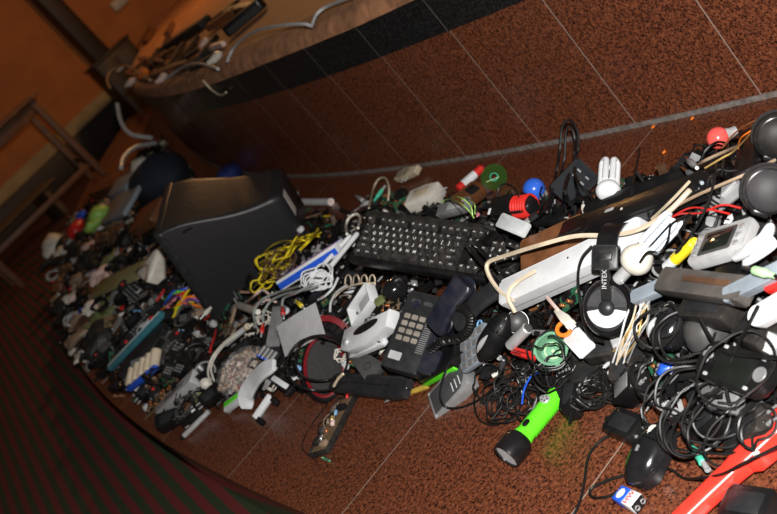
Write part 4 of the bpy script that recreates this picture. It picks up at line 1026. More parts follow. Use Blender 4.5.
# ---------------------------------------------------------------- back right corner
mat('cup_grey', (0.028, 0.028, 0.030), 0.55, dust=DUST, dirt=0.12, spec=0.25)
def big_cup(label, c, Rpx, dz, ax, mt='cup_grey'):
    P = S((*c, dz)); R = Rpx * (P - CAMPOS).dot(FWD) / F_PX
    q = Vector((0, 0, 1)).rotation_difference(Vector(ax).normalized()).to_matrix().to_4x4()
    t = thing('headphone_cup', label, 'headphone', Matrix.Translation(P) @ q)
    g = G(); g.lathe([(0, -.012), (R * .9, -.012), (R, -.004), (R, .004), (R * .93, .010), (R * .7, .018), (R * .4, .023), (0, .025)], 36); part('shell', g, mt, t, ang=60)
    g = G(); g.torus((0, 0, -.016), R * .74, .012, n=32, k=8); part('ear_pad', g, 'foam', t)
    g = G(); g.torus((0, 0, .012), R * .86, .0018, n=36, k=6); part('rim_line', g, 'black_gloss', t)
    g = G(); g.box((-R * .95, 0, .0), (R * .34, R * .7, .022), .004); part('hinge', g, 'black', t)
    return t
big_cup('large grey-black headphone cup at the right edge above the pale grey gadget', (768, 190), 25, .09, (-.55, -.75, .35))
big_cup('dark headphone cup in the top right corner of the heap', (778, 136), 24, .07, (-.6, -.7, .2), 'black_dusty')
slab('black_block', 'upright black plastic block left of the large headphone cup', 'device', (746, 178), (752, 134), .03, .024, 'black', .004, .2, dz=.06)
slab('small_black_box', 'small black box near the coral bulb under tan wires', 'box', (697, 184), (716, 168), .045, .022, 'black', .003, .35, dz=.045)
m, L = fr((716, 201, .06), (742, 189, .06), .5)
t = thing('angled_bracket', 'grey triangular metal bracket left of the large headphone cup', 'bracket', m)
g = G(); g.prism([(-L / 2, -.02), (L / 2, -.008), (L / 2, .016), (-L * .1, .022)], -.003, .003, .001); part('plate', g, 'grey', t)
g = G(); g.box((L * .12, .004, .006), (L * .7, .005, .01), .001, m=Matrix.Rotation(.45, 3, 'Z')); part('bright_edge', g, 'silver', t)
for i, (a, b, lb) in enumerate((((702, 183), (681, 167), 'lower of two jack plugs with brass pins at the tan wires'), ((697, 168), (685, 157), 'upper of two jack plugs with brass pins at the tan wires'))):
    make_jack(lb, a, b, .0055, 'blue_grey' if i == 0 else 'light_grey', 'copper', dz=.075)
W_ = 'tan insulated wire running across the back right of the heap'
for pts in ([(693, 169, .07), (704, 161, .08), (726, 151, .08), (743, 144, .075), (760, 136, .07)], [(652, 219, .08), (672, 200, .085), (690, 181, .08)], [(653, 220, .08), (678, 205, .085), (704, 192, .085), (746, 174, .085), (775, 160, .08)]):
    cable(W_, pts, .0026, 'tan' if pts[0][0] != 652 else 'beige', 'wire', 'wire', 'tan wires at the back right')
for i, (pts, mt_) in enumerate((([(662, 222, .075), (680, 214, .08), (700, 213, .08), (722, 205, .08), (741, 208, .07)], 'red'), ([(668, 219, .075), (690, 208, .08), (712, 210, .08), (730, 214, .07)], 'red'), ([(705, 168, .08), (722, 158, .09), (735, 150, .085), (752, 132, .07)], 'gold'), ([(722, 148, .08), (735, 133, .085), (748, 124, .075), (765, 117, .07)], 'copper'), ([(738, 148, .08), (741, 138, .085), (752, 130, .08)], 'orange'))):
    cable(('thin red wire at the back right beside the tan wires', 'thin brass coloured wire behind the coral bulb')[i > 1], pts, .0015, mt_, 'wire', 'wire', ('red wires at the back right', 'brass wires behind the coral bulb')[i > 1])

# ---------------------------------------------------------------- pale grey gadget, white pieces, bars on the right edge
m, s, err = quad([(702, 231), (752, 217), (742, 248), (684, 266)], .11, .07, .08, .5)
print('GADGET', s, err)
W, H = .11 * s, .07 * s
t = thing('grey_gadget', 'pale grey gadget with a dark display window at the right edge of the heap', 'device', m)
g = G(); g.prism(rrect(W, H, .006), -.016, 0, .003); part('body', g, 'light_grey', t)
g = G(); g.prism(rrect(W * .60, H * .70, .003, cx=-W * .04, cy=H * .02), -.0004, .0010, .0004); sc_ = part('display_frame', g, 'dark_grey', t)
g = G(); g.prism(rrect(W * .48, H * .52, .002, cx=-W * .04, cy=H * .02), .0008, .0014, .0002); part('display', g, 'screen', sc_)
for i in range(3):
    g = G(); g.prism(rrect(W * .09, H * .12, .002, 3, -W * .42, H * (.25 - .25 * i)), 0, .003, .0006); part('button', g, 'steel', t)
    g = G(); g.prism(rrect(W * .09, H * .12, .002, 3, W * .36, H * (.25 - .25 * i)), 0, .003, .0006); part('button', g, 'steel', t)
def curved(name, label, cat, pts, w, th, mt, k=0.3, m_extra=None):
    """a curved thick strip through points of the heap"""
    P = spline([S(p) for p in pts], 6); g = G(); rings = []
    for i, p in enumerate(P):
        tg = (P[min(i + 1, len(P) - 1)] - P[max(0, i - 1)]).normalized(); n_ = Vector((0, 0, 1)).lerp((CAMPOS - p).normalized(), k); n_ = (n_ - tg * n_.dot(tg)).normalized(); s_ = n_.cross(tg)
        q = i / (len(P) - 1); e = (1 - abs(2 * q - 1) ** 6) * .35 + .65
        rings.append([p + s_ * c[0] + n_ * c[1] for c in rrect(w * e, th, min(w, th) * .35, 3)])
    g.loft(rings); return g
t = thing('white_shell', 'broken white plastic shell right of the pale grey gadget', 'plastic piece', Matrix.Identity(4))
part('rounded_arm', curved('', '', '', [(735, 258, .09), (750, 248, .10), (764, 238, .10), (771, 226, .095)], .017, .010, 'white'), 'white', t)
part('flat_flap', curved('', '', '', [(744, 262, .08), (758, 253, .09), (776, 240, .09)], .02, .005, 'white', .5), 'white', t)
t0 = S((750, 250, .09))
o, L = slab('dusty_grey_bar', 'dusty brown-grey bar lying under the pale grey gadget at the right edge', 'bar', (664, 281), (748, 292), .038, .024, 'dusty_bar' if 'dusty_bar' in MATS else 'dark_grey', .004, .55, dz=.085)
g = G(); g.box((.015, .004, .0125), (L * .55, .010, .002), .0006); part('groove', g, 'brown', o)
slab('light_grey_bar', 'light grey metal bar slanting up beside the white slotted handle', 'bar', (727, 297), (790, 266), .022, .016, 'blue_grey', .002, .5, dz=.095)
slab('short_grey_bar', 'short blue-grey bar lying between the headphones and the dusty bar', 'bar', (634, 299), (666, 285), .022, .016, 'blue_grey', .003, .5, dz=.06)
make_jack('pale green audio jack plug at the right edge under the white shell', (775, 276), (742, 267), .0065, 'mint_pale', 'charcoal', dz=.11)
cable('black cord running from the pale green jack plug to the right edge', [(772, 275, .11), (785, 279, .11), (800, 281, .10)], .003)
slab('red_scrap', 'small red plastic piece at the right edge beside the grey bar', 'plastic piece', (767, 289), (783, 282), .016, .012, 'red', .003, .4, dz=.08)
slab('black_tray', 'flat black plastic piece under the pale green jack plug', 'plastic piece', (715, 285), (752, 270), .05, .01, 'black', .004, .4, dz=.055)
# white slotted handle
m, L = fr((752, 321, .09), (803, 292, .09), .6)
t = thing('slotted_handle', 'white rounded handle with a long slot at the right edge', 'handle', m)
g = G(); w_ = .030; outer = rrect(L, w_, w_ * .5, 8); inner = rrect(L * .72, w_ * .34, w_ * .17, 8)
g.loft([[Vector((*p, -.008)) for p in outer], [Vector((*p, .004)) for p in outer], [Vector((p[0] * .985, p[1] * .92, .008)) for p in outer], [Vector((*p, .008)) for p in inner], [Vector((*p, -.005)) for p in inner]]); part('body', g, 'white', t)
# yellow lighter-like plug
m, L = fr((666, 268, .075), (696, 240, .08), .4)
t = thing('yellow_marker', 'worn yellow tube with a clear end lying above the dusty bar', 'tube', m)
g = G(); g.cyl((-L * .22, 0, 0), (L * .42, 0, 0), .0095, n=18, e=.002); part('barrel', g, 'yellow', t)
g = G(); g.cyl((-L * .5, 0, 0), (-L * .2, 0, 0), .0085, n=18, e=.002); part('end_piece', g, 'clear_frost', t)
g = G(); g.cyl((L * .40, 0, 0), (L * .5, 0, 0), .006, n=14, e=.001); part('cap', g, 'yellow', t)
g = G(); g.ell((L * .1, 0, .0088), .012, .004, .0012, 14, 6); part('worn_patch', g, 'black_dusty', t)

# ---------------------------------------------------------------- around the mouse with the stripe
m, L = fr((510, 346, .075), (528, 328, .08), .3)
t = thing('metal_cylinder', 'plain silver metal cylinder lying right of the striped mouse', 'cylinder', m)
g = G(); g.cyl((-L / 2, 0, 0), (L / 2, 0, 0), .0105, n=24, e=.0015); part('can', g, 'silver', t)
g = G(); g.cyl((L / 2 - .0005, 0, 0), (L / 2 + .002, 0, 0), .0085, n=20, e=.0005); part('end_seal', g, 'dark_grey', t)
P = S((517, 322, .035)); q = Vector((0, 0, 1)).rotation_difference((CAMPOS - P).normalized()).to_matrix().to_4x4()
t = thing('grey_speaker_dome', 'smooth grey dome peeking out behind the silver cylinder', 'dome', Matrix.Translation(P) @ q)
g = G(); g.lathe([(0, -.004), (.021, -.004), (.021, .002), (.017, .008), (.008, .012), (0, .013)], 28); part('dome', g, 'dark_grey', t, ang=60)
g = G(); g.torus((0, 0, -.002), .021, .0016, n=28, k=6); part('rim', g, 'steel', t)
m, L = fr((514, 351, .07), (535, 357, .065), .4)
t = thing('red_connector', 'red plastic connector with two slots under the silver cylinder', 'connector', m)
g = G(); g.box((0, .0035, 0), (L, .006, .012), .0015); g.box((0, -.0045, 0), (L, .006, .012), .0015); g.box((L * .3, 0, -.001), (L * .4, .014, .009), .001); part('body', g, 'red', t)
g = G(); g.box((-L * .2, -.0045, .0062), (L * .4, .002, .0006)); part('slit', g, 'black', t)
m, s, err = quad([(464, 344), (487, 328), (484, 366), (463, 368)], .05, .075, .03, .3)
m, L = fr((463, 356, .04), (486, 340, .045), .55)
t = thing('keypad_gadget', 'small blue-grey keypad gadget left of the striped mouse', 'keypad', m)
g = G(); g.prism(rrect(L * 1.08, .075, .006), -.006, .003, .002); part('body', g, 'blue_grey', t)
for i in range(4):
    for j in range(4):
        g = G(); g.prism(rrect(L * .19, .012, .002, 2, -L * .36 + i * L * .24, -.026 + j * .0175), .003, .0065, .0007, 1); part('key', g, 'grey', t)
g = G(); g.torus((L * .3, .04, 0), .008, .002); part('loop', g, 'light_blue', t)
# green transparent round gauge
P = S((552, 350, .045)); q = Vector((0, 0, 1)).rotation_difference((CAMPOS - P).normalized().lerp(Vector((0, 0, 1)), .3).normalized()).to_matrix().to_4x4()
t = thing('green_cup', 'pale green see-through round plastic cup under loops of black wire', 'plastic cup', Matrix.Translation(P) @ q)
R = .028
g = G(); g.lathe([(0, -.014), (R * .8, -.014), (R * .98, -.002), (R, .006), (R * 1.08, .008), (R * 1.08, .011), (R * .92, .011), (R * .88, .002), (R * .7, -.009), (0, -.010)], 36); part('cup', g, 'cup_green', t, ang=60)
g = G(); g.torus((0, 0, -.006), R * .5, .002, n=28, k=6); part('inner_ring', g, 'mint_pale', t)
g = G(); g.ell((0, 0, -.008), .004, .004, .003, 12, 6); part('hub', g, 'mint_pale', t)
for a_ in (0.4, 2.2, 4.0, 5.3):
    g = G(); g.box((R * 1.1 * math.cos(a_), R * 1.1 * math.sin(a_), .006), (.009, .009, .006), .001, m=Matrix.Rotation(a_, 3, 'Z')); part('lug', g, 'cup_green', t)
P = S((564, 329, .065)); q = Vector((0, 0, 1)).rotation_difference((CAMPOS - P).normalized().lerp(Vector((0, 0, 1)), .5).normalized()).to_matrix().to_4x4()
g = G(); g.lathe([(.009, -.002), (.0155, -.002), (.0155, .002), (.0145, .003), (.010, .003), (.009, .002), (.009, -.002)], 32); solo('orange_ring', 'flat orange plastic ring lying behind the pale green cup', 'ring', g, 'orange', Matrix.Translation(P) @ q)
cable('pinkish white cord leading to a white plug left of the headphones', [(547, 297, .07), (552, 303, .075), (558, 310, .075)], .0034, 'pink_pale')
m, L = fr((557, 311, .07), (571, 325, .07), .4)
t = thing('white_cord_plug', 'small white plug at the end of the pinkish cord', 'plug', m)
g = G(); g.prism([(-L / 2, -.005), (L * .2, -.009), (L / 2, -.009), (L / 2, .009), (L * .2, .009), (-L / 2, .005)], -.006, .006, .002); part('grip', g, 'off_white', t)
g = G(); g.box((L * .58, 0, 0), (L * .2, .011, .004), .0008); part('tongue', g, 'white', t)
slab('white_plate', 'plain white plastic plate beside the orange ring under the headphones', 'plastic plate', (571, 334), (588, 352), .035, .006, 'white', .003, .6, dz=.05)
pcb('circuit_board', 'dusty green circuit board fragment under the left edge of the headphones', 'circuit board', (562, 306), (580, 292), .03, 'pcb_green', 14, .05, .5, seed=9)

# ---------------------------------------------------------------- lower centre: screwdriver, long case, open board
m, L = fr(Zp(384, 402, .006), Zp(428, 386, .010))
t = thing('screwdriver', 'small screwdriver with a clear amber handle lying on the floor', 'screwdriver', m)
g = G(); g.lathe([(0, 0), (.0045, 0), (.006, .003), (.0048, .010), (.0062, .016), (.0066, .05), (.006, .056), (0, .058)], 8, (L / 2 - .058, 0, 0), (1, 0, 0)); part('handle', g, 'amber', t, ang=30)
g = G(); g.cyl((-L / 2 + .008, 0, 0), (L / 2 - .056, 0, 0), .0017, n=10); g.box((-L / 2 + .006, 0, 0), (.012, .0045, .0012), .0003); part('shaft', g, 'steel', t)
m, L = fr(Zp(334, 383, .03), Zp(408, 389, .022), up=(-.3, -.4, 1))
t = thing('long_black_case', 'long smooth black case lying across the front of the red-rimmed headphones', 'case', m)
g = G(); rings = []
for i in range(13):
    q = i / 12; e = min(1, (1 - abs(2 * q - 1)) * 7) ** .5; rings.append([Vector(((q - .5) * L, p[0], p[1])) for p in rrect(.056 * (.8 + .2 * e) * (.9 + .1 * q), .03 * (.7 + .3 * e), .012, 5)])
g.loft(rings); part('shell', g, 'charcoal', t, ang=50)
g = G(); g.torus((L * .48, 0, 0), .009, .0022, (0, 1, 0)); part('end_loop', g, 'black', t)
g = G(); g.box((0, 0, .0155), (L * .7, .002, .001), .0003); part('seam', g, 'black', t)
# opened charger with exposed board
m, L = fr(Zp(317, 452, .014), Zp(346, 396, .014))
t = thing('opened_charger', 'opened narrow black box with its circuit board exposed, lying alone on the floor', 'electronic box', m)
w_ = .062
g = G(); g.box((0, 0, -.012), (L, w_, .004), .001)
for s_ in (-1, 1): g.box((0, s_ * w_ / 2, -.006), (L, .003, .016), .001); g.box((s_ * L / 2, 0, -.006), (.003, w_, .016), .001)
part('tray', g, 'black_dusty', t)
g = G(); g.box((0, 0, -.004), (L * .95, w_ * .9, .0016)); bd = part('board', g, 'pcb_brown', t)
comp = [((.25, -.2), (.05, .5), .014, 'black'), ((.1, .25), (.16, .2), .012, 'black'), ((-.30, .25), (.12, .3), .012, 'black_dusty'), ((.36, .22), (.1, .3), .010, 'brown'), ((-.1, .3), (.10, .2), .012, 'dark_grey'), ((-.38, -.2), (.08, .3), .010, 'tan')]
for (x, y), (dx, dy_), h, mt_ in comp:
    g = G(); g.box((x * L, y * w_, -.003 + h / 2), (dx * L, dy_ * w_, h), .001); part('chip', g, mt_, bd)
for x, y, mt_, r in ((-.08, -.25, 'pink_pale', .0055), (-.2, -.1, 'copper', .005), (.02, -.05, 'gold', .004), (.12, -.1, 'light_blue', .004), (-.32, -.02, 'chrome', .004), (.4, -.3, 'red', .0035), (-.02, .1, 'tan', .004)):
    g = G(); g.cyl((x * L, y * w_, .006), (x * L + .012, y * w_ + .004, .007), r, n=12, e=.001); part('capacitor', g, mt_, bd)
for k_ in range(4):
    pts = spline([(-L * .35 + k_ * .02, -w_ * .2, .006), (-L * .1 + k_ * .01, w_ * (.3 - .2 * k_), .018), (L * .2, w_ * (.1 * k_ - .1), .012), (L * .42, w_ * .1, .004)], 6); g = G(); g.tube(pts, .001, 5); part('wire', g, ('black', 'tan', 'brown', 'grey')[k_], bd)
cable('thin dark wire trailing from the opened box over the floor', [Zp(330, 400, .012), Zp(315, 420, .01), Zp(304, 438, .006), Zp(303, 450, .004), Zp(312, 456, .004)], .0013, 'black')
m, L = fr(Zp(323, 458, .004), Zp(330, 461, .004)); g = G(); g.cyl((-L / 2, 0, 0), (L / 2, 0, 0), .004, .003, 10, .001); solo('indicator_led', 'tiny clear indicator lamp lying on the floor below the opened box', 'small lamp', g, 'clear_green', m)

# ---------------------------------------------------------------- white console, red-rimmed headphones, papers
m, L = fr((345, 344, .05), (390, 319, .055), .5)
t = thing('white_cradle', 'white plastic cradle with a dark oval recess and a round knob', 'device', m)
w_ = .062
g = G(); g.prism([(-L / 2, -w_ * .3), (-L * .30, -w_ * .55), (L * .1, -w_ * .62), (L * .52, -w_ * .35), (L * .55, w_ * .3), (L * .2, w_ * .3), (0, w_ * .2), (-L * .3, w_ * .45), (-L * .46, w_ * .5)], -.02, .012, .004); part('body', g, 'white', t)
g = G(); g.ell((L * .06, w_ * .08, .0115), L * .28, w_ * .20, .004, 26, 8); part('recess', g, 'black_gloss', t)
g = G(); g.lathe([(0, .010), (.0085, .010), (.008, .016), (.005, .018), (0, .018)], 20, (-L * .36, -w_ * .12, 0)); part('knob', g, 'chrome', t)
m, L = fr((350, 356, .04), (386, 341, .04), .5)
g = G(); g.prism(rrect(L, .018, .008), -.006, .006, .003); solo('white_cover_strip', 'rounded white strip lying below the white cradle', 'plastic piece', g, 'white', m)
m, L = fr((354, 318, .04), (372, 292, .06), .45)
t = thing('white_box', 'small open white plastic box above the white cradle', 'box', m)
g = G(); g.box((0, 0, -.012), (L, .05, .003), .001)
for s_ in (-1, 1): g.box((0, s_ * .025, 0), (L, .003, .026), .001); g.box((s_ * L / 2, 0, 0), (.003, .05, .026), .001)
part('walls', g, 'white', t)
g = G(); g.box((L * .1, 0, -.006), (L * .6, .036, .008), .002); part('liner', g, 'light_grey', t)
pcb('circuit_board', 'rusty brown circuit board with coils right of the small white box', 'circuit board', (377, 312), (399, 303), .03, 'pcb_brown', 18, .05, .5, seed=12)
slab('green_scrap', 'small green and clear plastic piece beside the rusty circuit board', 'plastic piece', (376, 304), (384, 298), .02, .008, 'olive', .003, .5, dz=.06)
make_mouse('round black mouse tucked under the left part of the keyboard', (388, 300), (407, 283), .05, .036, 'black_gloss', None, 'dark_grey', .4, .05)
m, L = fr((351, 352, .03), (378, 376, .03), .45)
t = thing('dark_wedge', 'dark grey wedge-shaped plastic shell below the white cradle', 'plastic shell', m)
g = G(); g.prism([(-L / 2, -.012), (L / 2, -.03), (L * .48, .03), (-L * .42, .02)], -.01, .01, .004); part('shell', g, 'dark_grey', t)
g = G(); g.torus((L * .18, 0, .0095), .009, .0012, n=20, k=6); part('moulded_ring', g, 'charcoal', t)
def red_headphones():
    P = S((325, 366, .045)); ax = Vector((-.25, -.72, .42)).normalized()
    upi = -DOWN; y = (upi - ax * upi.dot(ax)).normalized(); x = y.cross(ax)
    m = Matrix((x, y, ax)).transposed().to_4x4(); m.translation = P
    s_ = (P - CAMPOS).dot(FWD) / F_PX; R = 30 * s_
    o = thing('headphones', 'large black headphones with dark red rims lying on one cup', 'headphones', m)
    g = G(); g.lathe([(R * .72, .008), (R * .84, .012), (R * .95, .006), (R, -.006), (R * .95, -.02), (R * .7, -.025), (0, -.025)], 36, sy=1.25, sx=.82); part('ear_cup', g, 'black', o, ang=60)
    g = G(); g.torus((0, 0, .008), R * .80, .006, n=40, k=8, sy=1.5); q = part('red_rim', g, 'dark_red', o, label='dark red rim'); q.scale = (.82, .84, 1)
    g = G(); g.lathe([(0, -.002), (R * .5, .0), (R * .76, .006)], 32, sy=1.25, sx=.82); part('ear_cushion', g, 'foam', o, ang=60)
    g = G(); ring = []
    for i in range(25):
        a_ = PI * .04 + PI * .62 * i / 24; c = Vector((R * .98 * math.cos(a_), R * .35 + R * 1.22 * math.sin(a_), -.012)); d_ = Vector((math.cos(a_), math.sin(a_), 0))
        ring.append([c + d_ * a + Vector((0, 0, b)) for a, b in ((-.008, -.014), (.007, -.014), (.009, .012), (-.006, .016))])
    g.loft(ring); part('headband', g, 'dark_red', o, label='dark red headband')
    return o
red_headphones()
m, L = fr((281, 342, .085), (321, 318, .09), .8); s = 1.0
g = G(); n = 8; V = []; F = []
for i in range(n + 1):
    for j in range(n + 1):
        x, y = (i / n - .5) * L, (j / n - .5) * .080; V.append((x, y, .004 * math.sin(i / n * 3) + .003 * (j / n) ** 2))
for i in range(n):
    for j in range(n): a = i * (n + 1) + j; F.append((a, a + n + 1, a + n + 2, a + 1))
g._add(V, F); r_ = bmesh.ops.solidify(g.bm, geom=g.bm.faces[:], thickness=.0012)
solo('grey_sheet', 'slightly curled pale grey sheet left of the red-rimmed headphones', 'sheet', g, 'paper', m)
m, L = fr((272, 346, .03), (279, 306, .05), .5)
t = thing('ribbed_plate', 'grey ribbed plastic panel standing behind the pale grey sheet', 'panel', m)
g = G(); g.box((0, 0, -.004), (L, .04, .006), .001)
for i in range(5): g.box((0, -.016 + i * .008, .001), (L * .97, .0035, .005), .001)
part('panel', g, 'grey', t)
m, L = fr((260, 350, .055), (275, 358, .055), .6)
t = thing('battery_pack', 'small battery pack with blue ends lying above the white shell', 'battery pack', m)
for i in range(4):
    g = G(); x = -L / 2 + (i + .5) * L / 4; g.cyl((x, -.014, 0), (x, .016, 0), .0052, n=14, e=.001); c_ = part('cell', g, 'grey', t)
    g = G(); g.cyl((x, -.018, 0), (x, -.0135, 0), .0053, n=14, e=.0005); part('cell_end', g, 'blue', c_)
g = G(); g.box((0, 0, -.005), (L * 1.05, .036, .004), .001); part('holder', g, 'charcoal', t)

# RCA plugs
for a, b, mt_, lb in (((263, 324), (261, 337), 'red', 'red audio plug hanging left of the ribbed grey panel'), ((282, 306), (284, 319), 'red', 'red audio plug at the top of the ribbed grey panel'), ((296, 301), (305, 309), 'yellow', 'yellow video plug above the pale grey sheet')):
    make_jack(lb, a, b, .006, mt_, 'silver', dz=.075, k=.3)
for i, pts in enumerate(([(263, 324, .075), (264, 312, .08), (272, 300, .085), (288, 293, .085), (305, 290, .08), (318, 286, .08)], [(282, 306, .08), (284, 298, .085), (296, 293, .085), (312, 284, .08)], [(256, 327, .07), (254, 312, .08), (262, 300, .085), (276, 293, .085), (300, 286, .08)])):
    cable('shiny pearl grey audio cord running to the coloured plugs', pts, .0034, 'silver_cord', 'audio_cord', 'cable', 'pearl grey audio cords')
# blue and white carton
m, L = fr((283, 283, .06), (341, 246, .055), .25, roll=-.5)
t = thing('blue_white_box', 'long blue and white carton lying behind the tangled white cord', 'carton', m)
g = G(); g.box((0, 0, 0), (L, .05, .03), .0015); part('carton', g, 'white', t)
g = G(); g.box((0, -.0253, -.002), (L * .99, .001, .018), .0003); part('blue_panel', g, 'blue', t, label='blue printed panel')
g = G(); g.box((0, .018, .0152), (L * .98, .012, .0008), .0002); part('blue_band', g, 'blue', t, label='blue printed band')
g = G(); g.box((.01, .004, .0152), (L * .8, .0025, .0006), .0002); part('red_line', g, 'pink', t, label='thin reddish line')
for a, b, r, lb in (((331, 266, .07), (357, 234, .06), .0068, 'front one of two white plastic tubes beside the left end of the keyboard'), ((322, 266, .055), (350, 236, .05), .006, 'back one of two white plastic tubes beside the left end of the keyboard')):
    m, L = fr(a, b); t = thing('white_rod', lb, 'tube', m)
    g = G(); g.cyl((-L / 2, 0, 0), (L / 2, 0, 0), r, n=14, e=.001); part('tube', g, 'white', t)
    g = G(); g.cyl((L / 2 - .002, 0, 0), (L / 2 + .004, 0, 0), r * .8, n=12, e=.001); part('end_cap', g, 'light_grey', t)
coil('tangled bundle of thin white cord below the blue and white carton', (321, 279), 14, 9, .0022, 'white', 'cord_bundle', .8, .25, .05)
# small white clips row
for i in range(4):
    x = 345 + i * 8; cable('small cream wire loop sticking up under the keyboard front edge', [(x, 284, .06), (x + 1, 277, .075), (x + 4, 275, .08), (x + 6, 279, .075), (x + 6, 285, .06)], .0018, 'cream', 'wire_loop', 'wire', 'cream wire loops under the keyboard')
cable('cream cord running below the keyboard towards the white box', [(332, 300, .06), (342, 290, .07), (358, 284, .075), (375, 283, .07)], .0022, 'cream')
cable('white cord bending down between the tangled bundle and the white box', [(318, 300, .06), (325, 296, .08), (333, 288, .085), (338, 278, .085)], .003, 'white')
cable('second white cord crossing down beside the white box', [(330, 312, .06), (331, 302, .07), (337, 292, .08), (347, 285, .08)], .003, 'light_grey')

# ---------------------------------------------------------------- left of centre
m, L = fr((226, 344, .045), (248, 326, .06))
t = thing('white_tube_lamp', 'thin white tube lamp lying above the bag of small parts', 'tube', m)
g = G(); g.cyl((-L / 2, 0, 0), (L * .38, 0, 0), .0085, n=16, e=.002); part('tube', g, 'white', t)
g = G(); g.cyl((L * .38, 0, 0), (L / 2, 0, 0), .0095, n=16, e=.001); part('cap', g, 'beige', t)
def bag():
    P = S((243, 372, .01)); t = thing('parts_bag', 'clear plastic bag full of tiny electronic parts', 'bag of parts', Matrix.Translation(P))
    g = G(); R_ = random.Random(5)
    for k_ in range(420):
        g.mi = R_.choices(range(6), (4, 3, 2, 2, 1, 1))[0]
        a_, rr = R_.random() * 2 * PI, math.sqrt(R_.random()); lob = 1 + .16 * math.sin(3 * a_ + 1) + .07 * math.sin(5 * a_); x, y = .074 * rr * lob * math.cos(a_), .085 * rr * lob * math.sin(a_); z = (1 - rr ** 2) * .045 * (.65 + .35 * R_.random())
        rot = Quaternion(Vector((R_.gauss(0, 1), R_.gauss(0, 1), R_.gauss(0, 1))).normalized(), R_.random() * 6).to_matrix()
        if R_.random() < .6: g.box((x, y, z), (.009 + R_.random() * .014, .0045, .004), 0, rot)
        else: g.ell((x, y, z), .006, .005, .004, 6, 4)
    part('small_parts', g, ['tan', 'beige', 'tan', 'brown', 'pink_pale', 'dark_red'], t, kind='stuff')
    g = G(); n, mm = 22, 9
    rings = []
    for j in range(mm + 1):
        b_ = PI / 2 * j / mm
        rings.append([Vector((.084 * math.cos(b_) * math.cos(2 * PI * i / n), .095 * math.cos(b_) * math.sin(2 * PI * i / n), .052 * math.sin(b_))) * (1 + .2 * noise.noise(Vector((i * .7, j * .9, 0)))) if j < mm else Vector((0.0001 * math.cos(i), .0001 * math.sin(i), .052)) for i in range(n)])
    g.loft(rings, cap=False); part('bag_film', g, 'clear_bag', t)
bag()
cable('white cord looping around the left side of the bag of parts', [(250, 326, .06), (236, 333, .06), (222, 345, .055), (212, 358, .05), (208, 372, .04), (211, 384, .03)], .0032, 'off_white')
cable('second white cord loop left of the bag of parts', [(246, 329, .05), (230, 340, .06), (217, 354, .05), (211, 368, .045), (214, 381, .03)], .003, 'off_white')
slab('black_clip', 'small black block standing at the left of the bag of parts', 'device', (216, 398), (218, 374), .022, .02, 'black', .003, .3, dz=.02)
m, L = fr((205, 382, .03), (211, 402, .02), .3)
t = thing('lamp_holder', 'small white round lamp holder left of the bag of parts', 'lamp holder', m)
g = G(); g.lathe([(0, 0), (.016, 0), (.017, .012), (.012, .02), (.008, .022), (.007, L), (0, L)], 20, (-L / 2, 0, 0), (1, 0, 0)); part('body', g, 'off_white', t)
g = G(); g.box((L * .35, 0, 0), (.016, .022, .008), .002); part('foot', g, 'white', t)
t = thing('white_curved_shell', 'curved white plastic shell standing at the front edge right of the bag', 'plastic shell', Matrix.Identity(4))
part('shell', curved('', '', '', [(274, 365, .07), (263, 371, .07), (253, 382, .06), (246, 395, .045), (247, 408, .015)], .048, .012, 'white', .6), 'white', t)
part('inner_rib', curved('', '', '', [(276, 368, .05), (270, 380, .05), (264, 389, .04)], .012, .01, 'light_grey', .6), 'light_grey', t)
m, L = fr((258, 421, .02), (274, 398, .035), .5)
t = thing('white_bracket', 'white bracket with black end pieces lying at the front edge below the curved shell', 'bracket', m)
g = G(); g.box((0, .012, 0), (L, .018, .014), .003); part('bar', g, 'white', t)
for s_ in (-1, 1):
    g = G(); g.box((s_ * L * .44, -.006, -.002), (.014, .026, .016), .002); part('end_piece', g, 'black', t)
o, L = slab('lime_case', 'lime green and white flat case sticking out under the bag of parts', 'case', (226, 408), (249, 391), .03, .014, 'white', .003, .5, dz=.02)
g = G(); g.box((0, .006, .0072), (L * .98, .014, .002), .0006); part('green_lid', g, 'lime', o, label='lime green lid')
m, L = fr((269, 372, .05), (294, 388, .04), .5)
t = thing('black_white_gadget', 'black and white plastic gadget left of the red-rimmed headphones', 'device', m)
g = G(); g.prism([(-L / 2, -.016), (L / 2, -.022), (L / 2, .010), (-L * .3, .022)], -.01, .008, .003); part('body', g, 'black', t)
g = G(); g.prism(rrect(L * .6, .014, .003, cx=L * .1, cy=-.008), .0075, .0095, .0006); part('white_plate', g, 'white', t, label='white plate')
make_minidin('blue round connector plug tucked beside the red-rimmed headphones', (303, 370), (296, 366), 'light_blue', .006, .06)
# yellow and brown wires
for i in range(7):
    a = rnd.random() * .5
    pts = []
    x, y = 256 + i * 4, 288 - i * 5
    for k_ in range(7):
        q = k_ / 6; pts.append((x + 58 * q - i * 3 + rnd.gauss(0, 2), y - 52 * q * (1 - i * .09) - 12 * math.sin(PI * q) * rnd.random() + rnd.gauss(0, 2), .03 + .06 * math.sin(PI * q) * (.5 + rnd.random())))
    cable('yellow insulated wire in the yellow bundle right of the monitor', pts, .0026, 'yellow', 'wire', 'wire', 'yellow wires right of the monitor')
for c, R, lb in (((272, 262), 17, 'upper'), ((265, 282), 14, 'lower')): coil('%s loop of yellow wire leaning on the monitor flank' % lb, c, R, 2.6, .0026, 'yellow', 'wire_coil', .7, .2, .05, -.6)
cable('short thick yellow wire end sticking up above the yellow bundle', [(300, 250, .07), (309, 241, .075), (315, 234, .075), (318, 229, .07)], .0042, 'yellow', 'wire', 'wire')
coil('tangle of thin brown wire over the yellow bundle', (281, 266), 17, 6, .0016, 'brown', 'wire_tangle', .7, .35, .075, -.6)
